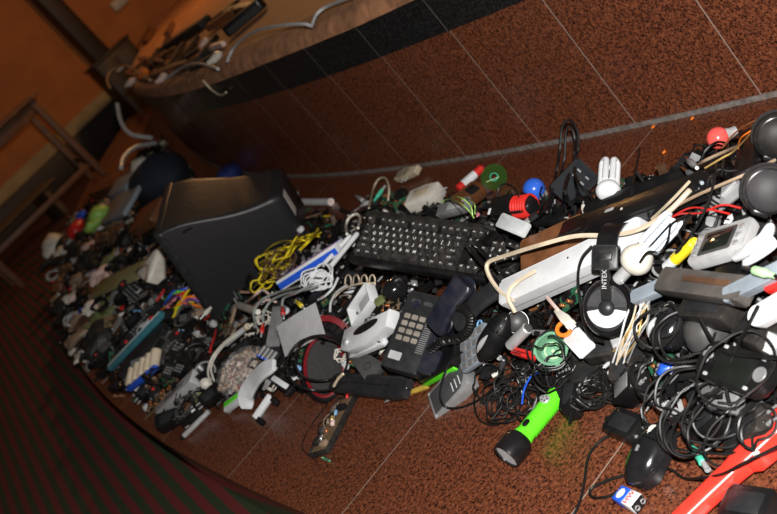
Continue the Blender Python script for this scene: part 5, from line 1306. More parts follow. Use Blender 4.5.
for i, pts in enumerate(([(246, 303, .04), (253, 297, .06), (262, 290, .06), (270, 295, .05)], [(250, 312, .04), (258, 303, .06), (268, 300, .06), (276, 302, .05)])):
    cable('pale pinkish cord bent below the yellow wires', pts, .0035, 'pink_pale', group='pale cords below the yellow wires')
m, L = fr((238, 305, .04), (258, 312, .04), .3)
t = thing('white_connector', 'white plug-like connector lying at the monitor foot', 'connector', m)
g = G(); g.lathe([(0, 0), (.008, 0), (.009, .006), (.006, .01), (.0065, .018), (.012, .024), (.012, L * .8), (.008, L), (0, L)], 18, (-L / 2, 0, 0), (1, 0, 0)); part('body', g, 'off_white', t)
g = G(); g.cyl((-L / 2 - .012, 0, 0), (-L / 2, 0, 0), .004, n=10); part('pin', g, 'silver', t)
cable('short red wire standing out in the dark area left of the bag', [(216, 330, .05), (214, 338, .055), (211, 347, .05), (210, 353, .04)], .003, 'red', 'wire', 'wire')
# plug tangle with mint plug at the back, left of the beige plug
make_minidin('mint green round connector plug inside a cream cord loop at the back', (374, 201), (385, 186), 'mint', .0065, .03)
cable('cream cord loop standing around the mint plug at the back', [(369, 208, .03), (373, 190, .05), (378, 180, .055), (385, 178, .055), (389, 188, .045), (388, 201, .02)], .0035, 'beige')
cable('dark cord running from the mint plug down behind the keyboard', [(357, 214, .02), (366, 208, .03), (380, 206, .03), (394, 209, .02)], .003)
for i, (a, b, lb) in enumerate((((356, 196), (367, 203), 'left of two grey-white plugs beside the cream cord loop'), ((361, 206), (372, 200), 'right of two grey-white plugs beside the cream cord loop'))): make_jack(lb, a, b, .0075, 'light_grey', dz=.02)
m, L = fr((347, 232, .03), (349, 220, .035)); 
cable('white cord with a thick end left of the keyboard corner', [(347, 234, .03), (346, 226, .035), (349, 218, .04), (356, 214, .04), (360, 218, .035), (358, 228, .03)], .004, 'off_white')

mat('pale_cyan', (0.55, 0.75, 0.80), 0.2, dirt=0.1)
# ---------------------------------------------------------------- left, blurred
m, L = fr((110, 368, .06), (162, 314, .10), .3)
t = thing('teal_bar', 'long glossy teal bar slanting over the blurred left of the heap', 'bar', m)
g = G(); g.box((0, 0, 0), (L, .028, .022), .004); part('body', g, 'teal', t)
g = G(); g.box((0, .004, .0115), (L * .98, .009, .002), .0008); part('bright_edge', g, 'pale_cyan', t)  # pale strip paints the highlight along the glossy bar's edge
slab('dark_long_box', 'long dark box lying just under the teal bar', 'box', (122, 374, .045), (166, 327, .06), .05, .03, 'charcoal', .004, .3)
m, L = fr((129, 380, .05), (158, 357, .055), .4)
t = thing('striped_battery_pack', 'pack of cream battery cells with a blue edge below the teal bar', 'battery pack', m)
for i in range(5):
    g = G(); x = -L / 2 + (i + .5) * L / 5; g.cyl((x, -.03, 0), (x, .035, 0), L / 11, n=14, e=.002); part('cell', g, 'cream', t)
g = G(); g.box((0, -.036, -.004), (L, .012, .024), .002); part('blue_edge', g, 'blue', t, label='blue edge strip')
m, L = fr((163, 410, .035), (197, 377, .05), .3)
t = thing('grey_power_brick', 'long grey power brick lying at the front edge in the blurred left', 'power adapter', m)
g = G(); g.prism(rrect(L, .045, .005), -.018, .018, .004); part('body', g, 'light_grey', t)
g = G(); g.prism(rrect(L * .6, .02, .002), .0175, .019, .0004); part('rating_label', g, 'grey', t)
g = G(); g.cyl((L / 2, 0, 0), (L / 2 + .02, 0, 0), .006, .004, 10); part('cord_boot', g, 'black', t)
pcb('circuit_board', 'large dusty circuit board left of the long grey power brick', 'circuit board', (146, 413), (172, 388), .07, 'pcb_brown', 34, .03, .2, seed=21)
m, L = fr((184, 436, .010), (209, 411, .02))
t = thing('silver_tube', 'thin silver tube lying at the very front edge of the step', 'tube', m)
g = G(); g.cyl((-L / 2, 0, 0), (L / 2, 0, 0), .008, n=14, e=.001); part('tube', g, 'silver', t)
g = G(); g.cyl((-L / 2 - .012, 0, 0), (-L / 2 + .002, 0, 0), .006, n=12, e=.001); part('tip', g, 'black', t)
g = G(); g.lathe([(0, 0), (.02, 0), (.024, .012), (.02, .028), (.01, .034), (0, .035)], 18); solo('control_dial', 'round olive knob right of the long grey power brick', 'knob', g, 'olive', Matrix.Translation(S((200, 397, .0))))
for x, y, lb in ((193, 411, 'white cap lying beside the tip of the silver tube'), (186, 396, 'white cap lying against the long grey power brick')):
    g = G(); g.lathe([(0, 0), (.012, 0), (.014, .006), (.012, .016), (.006, .02), (0, .02)], 16); solo('stopper', lb, 'cap', g, 'white', Matrix.Translation(S((x, y, .002))))
for i, (a, b, lb) in enumerate((((166, 378), (180, 352), 'dark grey mobile phone nearest the grey power brick'), ((176, 376), (192, 350), 'dark mobile phone second from the grey power brick'), ((150, 360), (166, 338), 'dark mobile phone lying right of the cream battery cells'))):
    o, L = slab('mobile_phone', lb, 'mobile phone', (*a, .045), (*b, .06), .042, .014, ('charcoal', 'black', 'dark_grey')[i], .006, .4)
    g = G(); g.prism(rrect(L * .4, .032, .002, cx=L * .2), .0068, .0078, .0003); part('screen', g, 'screen', o)
    keypad(o, 3, 3, L * .1, .011, L * .07, .008, -L * .35, -.011, .0068, 'grey', .002)
# lampshade-like white triangle, olive sheet, bright scraps beside the monitor
m, L = fr((151, 280, .06), (160, 250, .12), .2)
t = thing('white_lampshade', 'off-white triangular shade leaning on the left of the monitor', 'lampshade', m)
g = G(); rings = []
for q, w_, h_ in ((0, .12, .08), (.1, .125, .085), (.9, .05, .04), (1, .03, .025)): rings.append([Vector(((q - .5) * L, p[0], p[1])) for p in rrect(w_, h_, .018, 4)])
g.loft(rings); part('shade', g, 'off_white', t)
g = G(); g.cyl((L * .5, 0, 0), (L * .58, 0, 0), .012, n=14, e=.002); part('neck', g, 'beige', t)
slab('olive_sheet', 'olive green flat panel lying left of the white triangular shade', 'panel', (95, 290, .09), (145, 268, .08), .11, .008, 'olive_pale', .006, .3)
cable('tan cord curling right of the olive panel', [(133, 276, .06), (140, 268, .12), (147, 265, .13), (146, 279, .1), (143, 283, .07)], .005, 'tan')
slab('pale_laptop', 'pale grey flat device lying at the far end of the heap', 'device', (110, 211, .10), (133, 200, .12), .20, .025, 'blue_grey', .008, .5)
slab('pale_module', 'small blue-grey box just above the pale flat device', 'box', (115, 190, .10), (132, 182, .10), .13, .05, 'blue_grey', .008, .4)
def lump(label, name, cat, px, r, mt_, dz=.05, sx=1.3, seed=0, group=None):
    P = S((*px, dz)); g = G(); g.ell((0, 0, 0), r * sx, r, r * .75, 14, 9)
    for v in g.bm.verts: v.co *= 1 + .35 * noise.noise(v.co * (2.2 / r * .5) + Vector((seed, 0, 0)))
    return solo(name, label, cat, g, mt_, Matrix.Translation(P) @ Matrix.Rotation(seed * 1.3, 4, 'Z'), group=group, ang=60)
lump('bright green crumpled bag at the far end of the heap', 'crumpled_bag', 'bag', (99, 213), .07, 'lime_pale', .09, 1.2, 1)
lump('smaller bright green scrap below the green bag', 'crumpled_bag', 'bag', (92, 226), .045, 'lime_pale', .08, 1.3, 2)
lump('red crumpled scrap at the far left of the heap', 'crumpled_bag', 'bag', (76, 229), .06, 'red', .06, 1.4, 3)
lump('blue scrap left of the green bag', 'crumpled_bag', 'bag', (81, 215), .035, 'blue', .08, 1.3, 4)
lump('white bundle at the far left end of the heap', 'crumpled_bag', 'bag', (54, 246), .10, 'off_white', .05, 1.1, 5)
lump('dark blue bag lying in the dark behind the monitor', 'bag', 'bag', (158, 178), .17, 'dark_cloth', .10, 1.7, 6)
lump('white round pot beside the dark blue bag', 'pot', 'pot', (138, 165), .06, 'off_white', .14, 1.1, 7)
lump('deep blue bag behind the top of the monitor', 'bag', 'bag', (229, 176), .075, 'blue_cloth', .05, 1.7, 8)
slab('brown_carton', 'brown cardboard piece at the left top corner of the monitor', 'carton', (138, 224, .08), (160, 210, .10), .14, .05, 'rust_brown', .006, .4)
slab('copper_box', 'reddish brown carton behind the pale flat device', 'carton', (97, 190, .07), (128, 178, .08), .15, .07, 'rust_brown', .006, .3)
# ================================================================ black cables and dark gadgets of the near heap
CB = 'coil of black cable thrown over the right end of the heap'
for c, R, n_, sq, dz, ji in (((697, 420), 46, 2.6, .62, .05, .09), ((704, 426), 40, 2.3, .55, .06, .09), ((722, 414), 44, 2.2, .55, .055, .09), ((676, 404), 36, 2.0, .6, .04, .1), ((654, 380), 26, 2.0, .7, .04, .1), ((735, 420), 46, 1.7, .5, .05, .1), ((762, 428), 30, 1.8, .6, .04, .1),
                        ((686, 336), 36, 1.5, .75, .06, .08), ((664, 326), 25, 1.5, .8, .07, .08), ((738, 372), 46, 1.2, .6, .10, .06), ((690, 395), 32, 2, .7, .06, .1), ((668, 250), 22, 1.6, .7, .06, .1), ((700, 222), 26, 1.5, .5, .06, .12), ((735, 185), 24, 1.6, .8, .05, .12)):
    o = coil(CB, c, R, n_, .0021, 'black_rubber', 'cable_coil', sq, ji, dz, .0, .02); o['group'] = 'black cable coils at the right end of the heap'
for c, R, n_ in (((505, 400), 24, 3), ((520, 392), 26, 3), ((510, 408), 22, 2.5), ((538, 388), 22, 3), ((492, 390), 18, 2), ((530, 405), 20, 2.5)):
    o = coil('thin black cable in the tangle between the metal drive and the green flashlight', c, R, n_, .0017, 'black_rubber', 'cable_coil', .65, .22, .022, rnd.random(), .03); o['group'] = 'thin cable tangle behind the flashlight'
coil('thick knot of looped black cable right of the adapter on the flashlight', (600, 397), 21, 9, .0019, 'black_rubber', 'cable_bundle', .55, .15, .02, -.4, .045)
coil('loose black wire wound twice around the pale green cup', (551, 352), 25, 2.4, .0015, 'black_rubber', 'wire_loop', .8, .12, .085, .2, .02, 'wire')
coil('black wire hanging in loops below the pale green cup', (556, 372), 22, 2.6, .0015, 'black_rubber', 'wire_loop', .8, .2, .055, .4, .02, 'wire')
cable('black cord looping over the grey metal drive', [(462, 352, .05), (452, 358, .06), (443, 378, .06), (440, 396, .045), (446, 407, .015), (462, 407, .008), (482, 398, .015), (498, 384, .03), (515, 376, .04)], .0024)
cable('black cord leaving the tangle over the floor towards the flashlight head', [(478, 388, .03), (474, 400, .012), (478, 418, .006), (492, 425, .006), (508, 420, .008), (520, 410, .012)], .002)
for i, cc in enumerate(((323, 356), (320, 362))):
    P0 = S((*cc, .09)); sc_ = (P0 - CAMPOS).dot(FWD) / F_PX
    rx, ry = (26, 23) if i == 0 else (31, 27)
    pts = [P0 + RIGHT * (rx * sc_ * math.cos(2 * PI * k / 14)) - DOWN * (ry * sc_ * math.sin(2 * PI * k / 14)) + FWD * (.02 * math.sin(k * 1.3 + i)) - FWD * .05 for k in range(14)]
    g = G(); g.tube(spline(pts, 4, True), .0026, 6, True); solo('cable_loop', ('smaller', 'larger')[i] + ' of two black cable rings lying over the red-rimmed headphones', 'cable', g, 'black_rubber')
cable('black cord from the red-rimmed headphones ending in pale strips over the long black case', [(346, 348, .07), (347, 362, .07), (343, 374, .065), (335, 380, .06)], .0022)
cable('pale paper strip lying over the end of the long black case', [(334, 386, .045), (338, 379, .06), (343, 374, .07)], .0035, 'cream', 'paper_strip', 'strip')
# cords on the floor, bottom right
cable('thin black cord curving over the floor left of the two-pin adapter', [Zp(628, 424, .02), Zp(613, 433, .006), Zp(598, 443, .005), Zp(588, 458, .005), Zp(585, 478, .005), Zp(581, 498, .005), Zp(573, 516, .005), Zp(560, 530, .005)], .0024)
cable('black cord looping on the floor between the big mouse and the battery', [Zp(640, 474, .006), Zp(622, 476, .005), Zp(604, 482, .005), Zp(591, 489, .005), Zp(592, 497, .005), Zp(606, 497, .005), Zp(622, 490, .005)], .0024)
cable('thin black cord curving over the floor towards the bottom of the red bar', [(655, 465, .01), (672, 470, .01), (684, 478, .008), (700, 478, .03), (722, 474, .055), (745, 462, .07), (790, 440, .07)], .002)
cable('black cord sweeping from the mint plug under the red bar', [(690, 444, .035), (684, 428, .05), (688, 410, .07), (700, 398, .075), (722, 396, .07)], .0024)
cable('black cord hanging down across the handheld console', [(758, 306, .11), (748, 326, .10), (738, 345, .08), (730, 365, .075), (727, 390, .07), (730, 405, .06)], .0026)
cable('second black cord crossing the handheld console sideways', [(700, 318, .09), (712, 340, .08), (724, 352, .08), (748, 356, .075), (780, 358, .08)], .0026)
cable('black cord falling over the headphones to the floor', [(592, 246, .10), (582, 258, .10), (578, 275, .09), (580, 300, .07), (584, 325, .06), (592, 338, .06), (604, 342, .06)], .0026)
cable('black cord running past the round white bulb', [(640, 262, .11), (648, 252, .12), (660, 252, .11), (668, 240, .10), (672, 224, .10), (690, 214, .09)], .002)
cable('black cord dropping from the tan wires over the yellow tube', [(716, 150, .08), (716, 168, .09), (712, 190, .10), (704, 212, .10), (690, 236, .10), (676, 252, .09)], .0022)
cable('black cord curling under the coral bulb', [(700, 164, .05), (706, 150, .06), (718, 142, .07), (728, 146, .08), (724, 160, .08), (722, 176, .08)], .0022)
cable('black cable running over the ridged black housing', [(640, 148, .03), (634, 178, .05), (632, 200, .07), (634, 225, .08)], .0026)
cable('black cable lying along the slim set-top box', [(534, 246, .05), (552, 240, .075), (580, 228, .08), (596, 214, .08), (606, 205, .07)], .0022)
cable('black wire hanging over the slim set-top box in a bow', [(560, 222, .06), (574, 236, .08), (588, 226, .085), (585, 210, .07)], .0018, cat='wire')
cable('blue wire in the tangle behind the flashlight', [(522, 404, .03), (524, 390, .05), (530, 378, .05), (538, 372, .05)], .0018, 'blue', 'wire', 'wire')
# white and brass strands right of the headphones
for i in range(13):
    x = 634 + rnd.gauss(0, 8); y = 332
    cable('bare white and brass wire strand right of the headphones', [(x - 14 + rnd.gauss(0, 3), y + 28 + rnd.gauss(0, 5), .03), (x - 4 + rnd.gauss(0, 3), y + 6, .055), (x + 4 + rnd.gauss(0, 3), y - 12, .06), (x + 13 + rnd.gauss(0, 4), y - 30 + rnd.gauss(0, 4), .05)], .0010 + rnd.random() * .0008, ('cream', 'white', 'gold', 'steel')[i % 4], 'wire_strand', 'wire', 'pale wire strands right of the headphones')
# dark gadgets
make_mouse('glossy black rounded gadget under cable coils left of the dusty grey bar', (662, 350), (684, 306), .06, .035, 'black_gloss', 'silver', 'black', .4, .03)
P = S((711, 338, .01)); g = G(); g.lathe([(0.034, 0), (.036, .01), (.03, .03), (.018, .042), (0, .046)], 24); solo('grey_plastic_shell', 'domed grey plastic shell behind the handheld console', 'plastic shell', g, 'dark_grey', Matrix.Translation(P))
slab('grey_flat_gadget', 'grey flat gadget under the lower edge of the handheld console', 'device', (707, 392), (742, 398), .05, .02, 'grey', .006, .4, dz=.03)
make_adapter('black wall adapter with a grey label lying below the headphones', (622, 396), (640, 378), .042, .034, 'black', 2, .4, dz=.03, lab='grey')
lump('crumpled bright blue plastic scrap below the glossy black gadget', 'plastic_scrap', 'plastic piece', (665, 369), .011, 'blue', .035, 1.4, 9)
slab('white_tag', 'small white plastic tag right of the blue scrap', 'plastic piece', (671, 373), (680, 366), .012, .004, 'white', .002, .5, dz=.035)
make_adapter('black adapter block at the right edge below the white slotted handle', (748, 330), (776, 340), .05, .04, 'black_dusty', 0, .3, dz=.04)
make_adapter('black adapter lying below the dusty grey bar', (690, 308), (735, 312), .045, .035, 'black_dusty', 0, .4, dz=.05)
slab('grey_ribbed_block', 'grey ribbed block at the right edge beside the handheld console', 'device', (770, 352), (778, 334), .03, .03, 'light_grey', .004, .4, dz=.04)
make_adapter('black adapter under the cable coils beside the red bar', (735, 442), (768, 418), .05, .036, 'black_dusty', 2, .3, dz=.02)
make_adapter('black adapter lying right of the big mouse under cable coils', (700, 430), (726, 408), .05, .036, 'black', 0, .3, dz=.02)
for a, b, lb in (((654, 398), (646, 411), 'nearer of two small jack plugs above the two-pin adapter'), ((668, 392), (660, 404), 'farther of two small jack plugs above the two-pin adapter'), ((756, 421), (752, 434), 'left of two brass tipped plugs beside the red bar'), ((764, 420), (762, 432), 'right of two brass tipped plugs beside the red bar')): make_jack(lb, a, b, .004, 'black', 'silver', dz=.03)
# black base with lime edge under the coiled cord
m, L = fr((424, 372, .02), (458, 352, .025), .4)
t = thing('black_dish', 'black plastic dish with a lime green edge in front of the coiled cord', 'dish', m)
g = G(); g.loft([[Vector((*p, -.012)) for p in rrect(L, .06, .012)], [Vector((*p, .008)) for p in rrect(L, .06, .012)], [Vector((p[0] * .86, p[1] * .82, .008)) for p in rrect(L, .06, .012)], [Vector((p[0] * .8, p[1] * .75, -.004)) for p in rrect(L, .06, .012)]]); part('dish', g, 'black', t)
g = G(); g.prism(rrect(L * .9, .005, .002, cy=-.031), -.012, -.002, .001); part('lime_edge', g, 'lime', t, label='lime green edge')

# ================================================================ the loose small stuff of the heap: one of each kind, then copies
def frame_at(px, py, dz, k, yaw):
    P = S((px, py, dz)); n_ = Vector((0, 0, 1)).lerp((CAMPOS - P).normalized(), k).normalized()
    x = Vector((math.cos(yaw), math.sin(yaw), 0)); x = (x - n_ * x.dot(n_)).normalized(); y = n_.cross(x)
    m = Matrix((x, y, n_)).transposed().to_4x4(); m.translation = P; return m
I4 = Matrix.Identity(4)
def p_phone(l, mt_='black'):
    t = thing('mobile_phone', l, 'mobile phone', I4); g = G(); g.prism(rrect(.10, .045, .008), -.007, .007, .002); part('body', g, mt_, t)
    g = G(); g.prism(rrect(.038, .034, .002, cx=.02), .0068, .0078, .0003); part('screen', g, 'screen', t); keypad(t, 3, 4, .0095, .0115, .007, .0085, -.042, -.0115, .0068, 'grey', .002); return t
def p_adapter(l, mt_='black', lab='charcoal'):
    t = thing('power_adapter', l, 'power adapter', I4); g = G(); g.prism(rrect(.07, .046, .006), -.017, .017, .004); part('body', g, mt_, t)
    g = G(); g.prism(rrect(.045, .03, .002), .0168, .018, .0004); part('rating_label', g, lab, t)
    for s_ in (-1, 1): g = G(); g.cyl((.034, s_ * .009, 0), (.053, s_ * .009, 0), .0023, n=8); part('prong', g, 'steel', t)
    return t
def p_remote(l, mt_='charcoal', kt='grey'):
    t = thing('remote_control', l, 'remote control', I4); g = G(); g.prism(rrect(.15, .045, .01), -.009, .009, .003); part('body', g, mt_, t); keypad(t, 3, 7, .012, .0155, .008, .006, -.045, -.012, .0088, kt, .002)
    g = G(); g.cyl((.06, 0, .0088), (.06, 0, .0112), .006, n=14, e=.0006); part('power_button', g, 'red', t); return t
def p_plug(l, mt_='black', r=.006):
    t = thing('jack_plug', l, 'plug', I4); L = .05; g = G(); g.lathe([(0, 0), (r * .55, 0), (r * .7, L * .2), (r, L * .26), (r, L * .6), (0, L * .62)], 12, (-L / 2, 0, 0), (1, 0, 0)); part('grip', g, mt_, t)
    g = G(); g.cyl((L * .1, 0, 0), (L * .5, 0, 0), r * .42, n=10, e=.0008); part('pin', g, 'silver', t); return t
def p_cell(l, mt_='cream'):
    t = thing('battery', l, 'battery', I4); g = G(); g.cyl((-.024, 0, 0), (.023, 0, 0), .0072, n=14, e=.001); part('sleeve', g, mt_, t); g = G(); g.cyl((.023, 0, 0), (.026, 0, 0), .0026, n=10); part('terminal', g, 'chrome', t); return t
def p_board(l, mt_='pcb_green', seed=1):
    o = pcb('circuit_board', l, 'circuit board', (300, 300), (310, 300), .05, mt_, 16, 0, .2, None, seed); return o
def p_speaker(l):
    t = thing('small_speaker', l, 'speaker', I4); g = G(); g.lathe([(0, -.018), (.014, -.018), (.014, -.008), (.026, .002), (.03, .002), (.03, .004), (.025, .004), (.012, -.004), (0, -.004)], 20); part('basket', g, 'steel', t)
    g = G(); g.lathe([(.025, .0045), (.012, -.0035), (.009, .001), (0, .0025)], 20); part('cone', g, 'black', t); return t
def p_knob(l, mt_='white'):
    g = G(); g.lathe([(0, 0), (.014, 0), (.015, .005), (.012, .016), (.006, .02), (0, .02)], 16); return solo('stopper', l, 'cap', g, mt_)
def p_shard(l, mt_, seed, name='plastic_shard', cat='plastic piece', sz=.05, bend=.35):
    R = random.Random(seed); g = G(); n = 6; a0 = R.random(); poly = [(sz * (.55 + .5 * R.random()) * math.cos(2 * PI * i / n + a0), sz * .6 * (.5 + .6 * R.random()) * math.sin(2 * PI * i / n + a0)) for i in range(n)]
    g.prism(poly, -.002, .003, .001, 1); bmesh.ops.subdivide_edges(g.bm, edges=g.bm.edges[:], cuts=2, use_grid_fill=True)
    for v in g.bm.verts: v.co.z += bend * v.co.x * v.co.x / sz + .2 * noise.noise(v.co * 40 + Vector((seed, 0, 0))) * sz * .5
    return solo(name, l, cat, g, mt_)
def p_rag(l, mt_, seed, r=.06, name='crumpled_scrap', cat='scrap'):
    g = G(); g.ell((0, 0, 0), r * 1.1, r * .75, r * .34, 20, 12)
    for v in g.bm.verts: v.co *= 1 + .75 * noise.noise(v.co * (1.9 / r) + Vector((seed, 0, 0))) + .25 * noise.noise(v.co * (4 / r) + Vector((0, seed, 0)))
    return solo(name, l, cat, g, mt_, ang=70)
def p_coil(l, mt_, seed, R_=.05, r=.0022, turns=3.2, name='cable_scrap', cat='cable'):
    R = random.Random(seed); pts = []; N = int(turns * 10)
    for i in range(N):
        a = 2 * PI * i / 10; q = R_ * (.6 + .4 * R.random()); pts.append((q * math.cos(a), q * .75 * math.sin(a) + R.gauss(0, .004), .02 * R.random()))
    g = G(); g.tube(spline(pts, 3), r, 5); return solo(name, l, cat, g, mt_)
def p_cone(l, mt_):
    g = G(); g.box((0, 0, 0), (.09, .022, .018), .003); g.box((.02, 0, .01), (.03, .016, .006), .001); return solo('plastic_connector', l, 'connector', g, mt_)
FAR = ' among the blurred scrap left of the monitor'; MID = ' in the dark litter between the monitor and the telephone'; NEAR = ' in the black litter at the right half of the heap'
def zone_fill(protos, pts, group_tail):
    """protos: list of (builder, label, weight); every label is one kind of small scrap in one region"""
    made = {}
    tot = [w for _, _, w in protos]
    for (px, py, dz, k, sc_) in pts:
        i = rnd.choices(range(len(protos)), tot)[0]; b_, lb, _ = protos[i]
        m = frame_at(px, py, dz, k, rnd.random() * 2 * PI) @ Matrix.Scale(sc_, 4)
        if i not in made:
            o = b_(lb + group_tail); o.matrix_world = m; o['group'] = lb + 's' + group_tail; made[i] = o
        else: copy_thing(made[i], m)
def inpoly(p, poly):
    c = False; n = len(poly)
    for i in range(n):
        a, b = poly[i], poly[(i + 1) % n]
        if (a[1] > p[1]) != (b[1] > p[1]) and p[0] < (b[0] - a[0]) * (p[1] - a[1]) / (b[1] - a[1]) + a[0]: c = not c
    return c
def scatter(poly, n, dmin, dz=(.0, .03), k=(.1, .6), sc_=(.8, 1.2), avoid=()):
    xs = [p[0] for p in poly]; ys = [p[1] for p in poly]; out = []; tries = 0
    while len(out) < n and tries < n * 60:
        tries += 1; p = (rnd.uniform(min(xs), max(xs)), rnd.uniform(min(ys), max(ys)))
        if not inpoly(p, poly) or any((p[0] - q[0]) ** 2 + (p[1] - q[1]) ** 2 < dmin ** 2 for q in out): continue
        if any((p[0] - a[0]) ** 2 + (p[1] - a[1]) ** 2 < a[2] ** 2 for a in avoid): continue
        out.append((p[0], p[1], rnd.uniform(*dz), rnd.uniform(*k), rnd.uniform(*sc_)))
    return out
# far left
FARPOLY = [(50, 238), (72, 214), (98, 196), (140, 196), (160, 214), (150, 236), (168, 262), (190, 296), (214, 320), (222, 345), (205, 372), (212, 398), (186, 430), (160, 418), (128, 396), (92, 368), (66, 338), (52, 300), (46, 264)]
LEFTBAND = [(50, 238), (74, 216), (100, 200), (136, 206), (128, 240), (118, 262), (106, 300), (104, 340), (84, 356), (66, 338), (52, 300), (46, 264)]
zone_fill([(lambda l: p_rag(l, 'tan', 1), 'tan crumpled scrap', 2), (lambda l: p_rag(l, 'pink_pale', 2, .05), 'pinkish crumpled scrap', 1.1), (lambda l: p_rag(l, 'off_white', 3, .05), 'off-white crumpled scrap', 1.3), (lambda l: p_rag(l, 'dark_red', 4, .045), 'dark red crumpled scrap', .8),
           (lambda l: p_rag(l, 'black_dusty', 5, .06), 'dark crumpled scrap', 6), (lambda l: p_rag(l, 'brown', 6, .06), 'brown crumpled scrap', 2.2), (lambda l: p_shard(l, 'light_grey', 7), 'pale grey plastic shard', 1.6), (lambda l: p_shard(l, 'red', 8, sz=.03), 'small red plastic shard', .8),
           (lambda l: p_shard(l, 'off_white', 31, sz=.04), 'off-white plastic shard', 1.5), (lambda l: p_adapter(l), 'black power adapter', 1.6), (lambda l: p_coil(l, 'black_rubber', 33, .06, .004), 'tangled black cable scrap', 4), (lambda l: p_coil(l, 'light_grey', 34, .05, .004), 'tangled pale cable scrap', 1), (lambda l: p_rag(l, 'olive', 9, .05), 'olive crumpled scrap', 1.2), (lambda l: p_rag(l, 'rust_brown', 10, .05), 'rust brown crumpled scrap', 1.6), (lambda l: p_shard(l, 'mint_pale', 11, sz=.025), 'tiny pale green plastic shard', .5), (lambda l: p_shard(l, 'blue', 12, sz=.025), 'tiny blue plastic shard', .5)],
          scatter(LEFTBAND, 135, 4.6, (.0, .05), (.1, .5), (.7, 1.25)), ' at the blurred far end of the heap')
zone_fill([(lambda l: p_phone(l), 'black mobile phone', 2), (lambda l: p_phone(l, 'dark_grey'), 'grey mobile phone', 1.4), (lambda l: p_adapter(l), 'black power adapter', 3), (lambda l: p_remote(l), 'charcoal remote control', 1.4), (lambda l: p_plug(l, 'black'), 'black jack plug', 2),
           (lambda l: p_plug(l, 'off_white', .008), 'pale jack plug', 1.1), (lambda l: p_board(l, 'pcb_green', 3), 'green circuit board', 1.2), (lambda l: p_board(l, 'pcb_brown', 4), 'brown circuit board', 1.8), (lambda l: p_speaker(l), 'bare small loudspeaker', 1), (lambda l: p_knob(l, 'light_grey'), 'pale grey cap', 1.1),
           (lambda l: p_coil(l, 'black_rubber', 3), 'tangled black cable scrap', 4), (lambda l: p_coil(l, 'dark_grey', 4), 'tangled grey cable scrap', 1), (lambda l: p_cone(l, 'black'), 'long black connector', 3), (lambda l: p_cone(l, 'grey'), 'long grey connector', 1.2), (lambda l: p_shard(l, 'black', 14), 'black plastic shard', 3),
           (lambda l: p_cell(l, 'light_blue'), 'blue sleeved battery', .5), (lambda l: p_shard(l, 'red', 15, sz=.022), 'tiny red plastic shard', .5), (lambda l: p_shard(l, 'white', 16, sz=.022), 'tiny white plastic shard', 1.2)],
          scatter([(118, 262), (150, 240), (172, 268), (192, 298), (216, 322), (222, 345), (206, 372), (212, 398), (186, 428), (160, 418), (128, 396), (92, 368), (84, 350), (104, 330)], 150, 5, (.0, .045), (.1, .6), (.75, 1.2)), FAR)
# coloured wires at the monitor foot
for i in range(16):
    x, y = 178 + rnd.gauss(0, 9), 302 + rnd.gauss(0, 7); col = ('yellow', 'orange', 'purple', 'red', 'pink', 'lime', 'blue', 'orange')[i % 8]
    cable({'yellow': 'yellow', 'orange': 'orange', 'purple': 'purple', 'red': 'red', 'pink': 'pink', 'lime': 'lime green', 'blue': 'blue'}[col] + ' wire scrap in the colourful wires at the foot of the monitor', [(x - 12 + rnd.gauss(0, 4), y + 8 + rnd.gauss(0, 4), .03), (x - 3, y + rnd.gauss(0, 5), .05), (x + 5, y - 3 + rnd.gauss(0, 5), .05), (x + 12 + rnd.gauss(0, 4), y - 6 + rnd.gauss(0, 5), .03)], .0045, col, 'wire_scrap', 'wire', col + ' wires at the monitor foot')
# middle
zone_fill([(lambda l: p_phone(l), 'black mobile phone', 1), (lambda l: p_adapter(l), 'black power adapter', 2), (lambda l: p_plug(l, 'black'), 'black jack plug', 1.5), (lambda l: p_plug(l, 'white', .007), 'white jack plug', 1), (lambda l: p_coil(l, 'black_rubber', 8, .035, .0018), 'tangled black cable scrap', 3), (lambda l: p_coil(l, 'off_white', 9, .03, .0016), 'tangled white cable scrap', 1.2),
           (lambda l: p_cone(l, 'black'), 'long black connector', 2), (lambda l: p_board(l, 'pcb_green', 5), 'green circuit board', 1), (lambda l: p_shard(l, 'black', 18, sz=.035), 'black plastic shard', 2), (lambda l: p_shard(l, 'white', 19, sz=.03), 'white plastic shard', 1), (lambda l: p_knob(l, 'white'), 'white cap', .6)],
          scatter([(222, 320), (250, 296), (290, 270), (330, 262), (350, 268), (420, 282), (410, 300), (385, 350), (350, 372), (300, 392), (270, 395), (222, 398), (214, 350)], 85, 7.5, (-.01, .02), (.1, .5), (.7, 1.0)), MID)
# right half
NP = [(lambda l: p_adapter(l, 'black_dusty'), 'dusty black power adapter', 2.2), (lambda l: p_phone(l), 'black mobile phone', 1), (lambda l: p_plug(l, 'black'), 'black jack plug', 2), (lambda l: p_plug(l, 'light_grey', .006), 'pale grey jack plug', 1), (lambda l: p_coil(l, 'black_rubber', 12, .032, .0016), 'tangled black cable scrap', 5),
      (lambda l: p_cone(l, 'black'), 'long black connector', 2.2), (lambda l: p_cone(l, 'silver'), 'long silver connector', .8), (lambda l: p_board(l, 'pcb_green', 6), 'green circuit board', .9), (lambda l: p_shard(l, 'black', 22, sz=.035), 'black plastic shard', 2.5), (lambda l: p_shard(l, 'white', 23, sz=.016), 'tiny white plastic shard', 1.4), (lambda l: p_shard(l, 'grey', 24, sz=.03), 'grey plastic shard', 1), (lambda l: p_speaker(l), 'bare small loudspeaker', .7)]
zone_fill(NP, scatter([(470, 330), (520, 300), (560, 296), (600, 300), (640, 262), (690, 225), (740, 190), (777, 200), (777, 440), (700, 430), (640, 400), (610, 380), (560, 384), (520, 395), (480, 400), (462, 372)], 120, 9.5, (-.02, .012), (.1, .5), (.6, .95), [(633, 340, 10)]), NEAR)
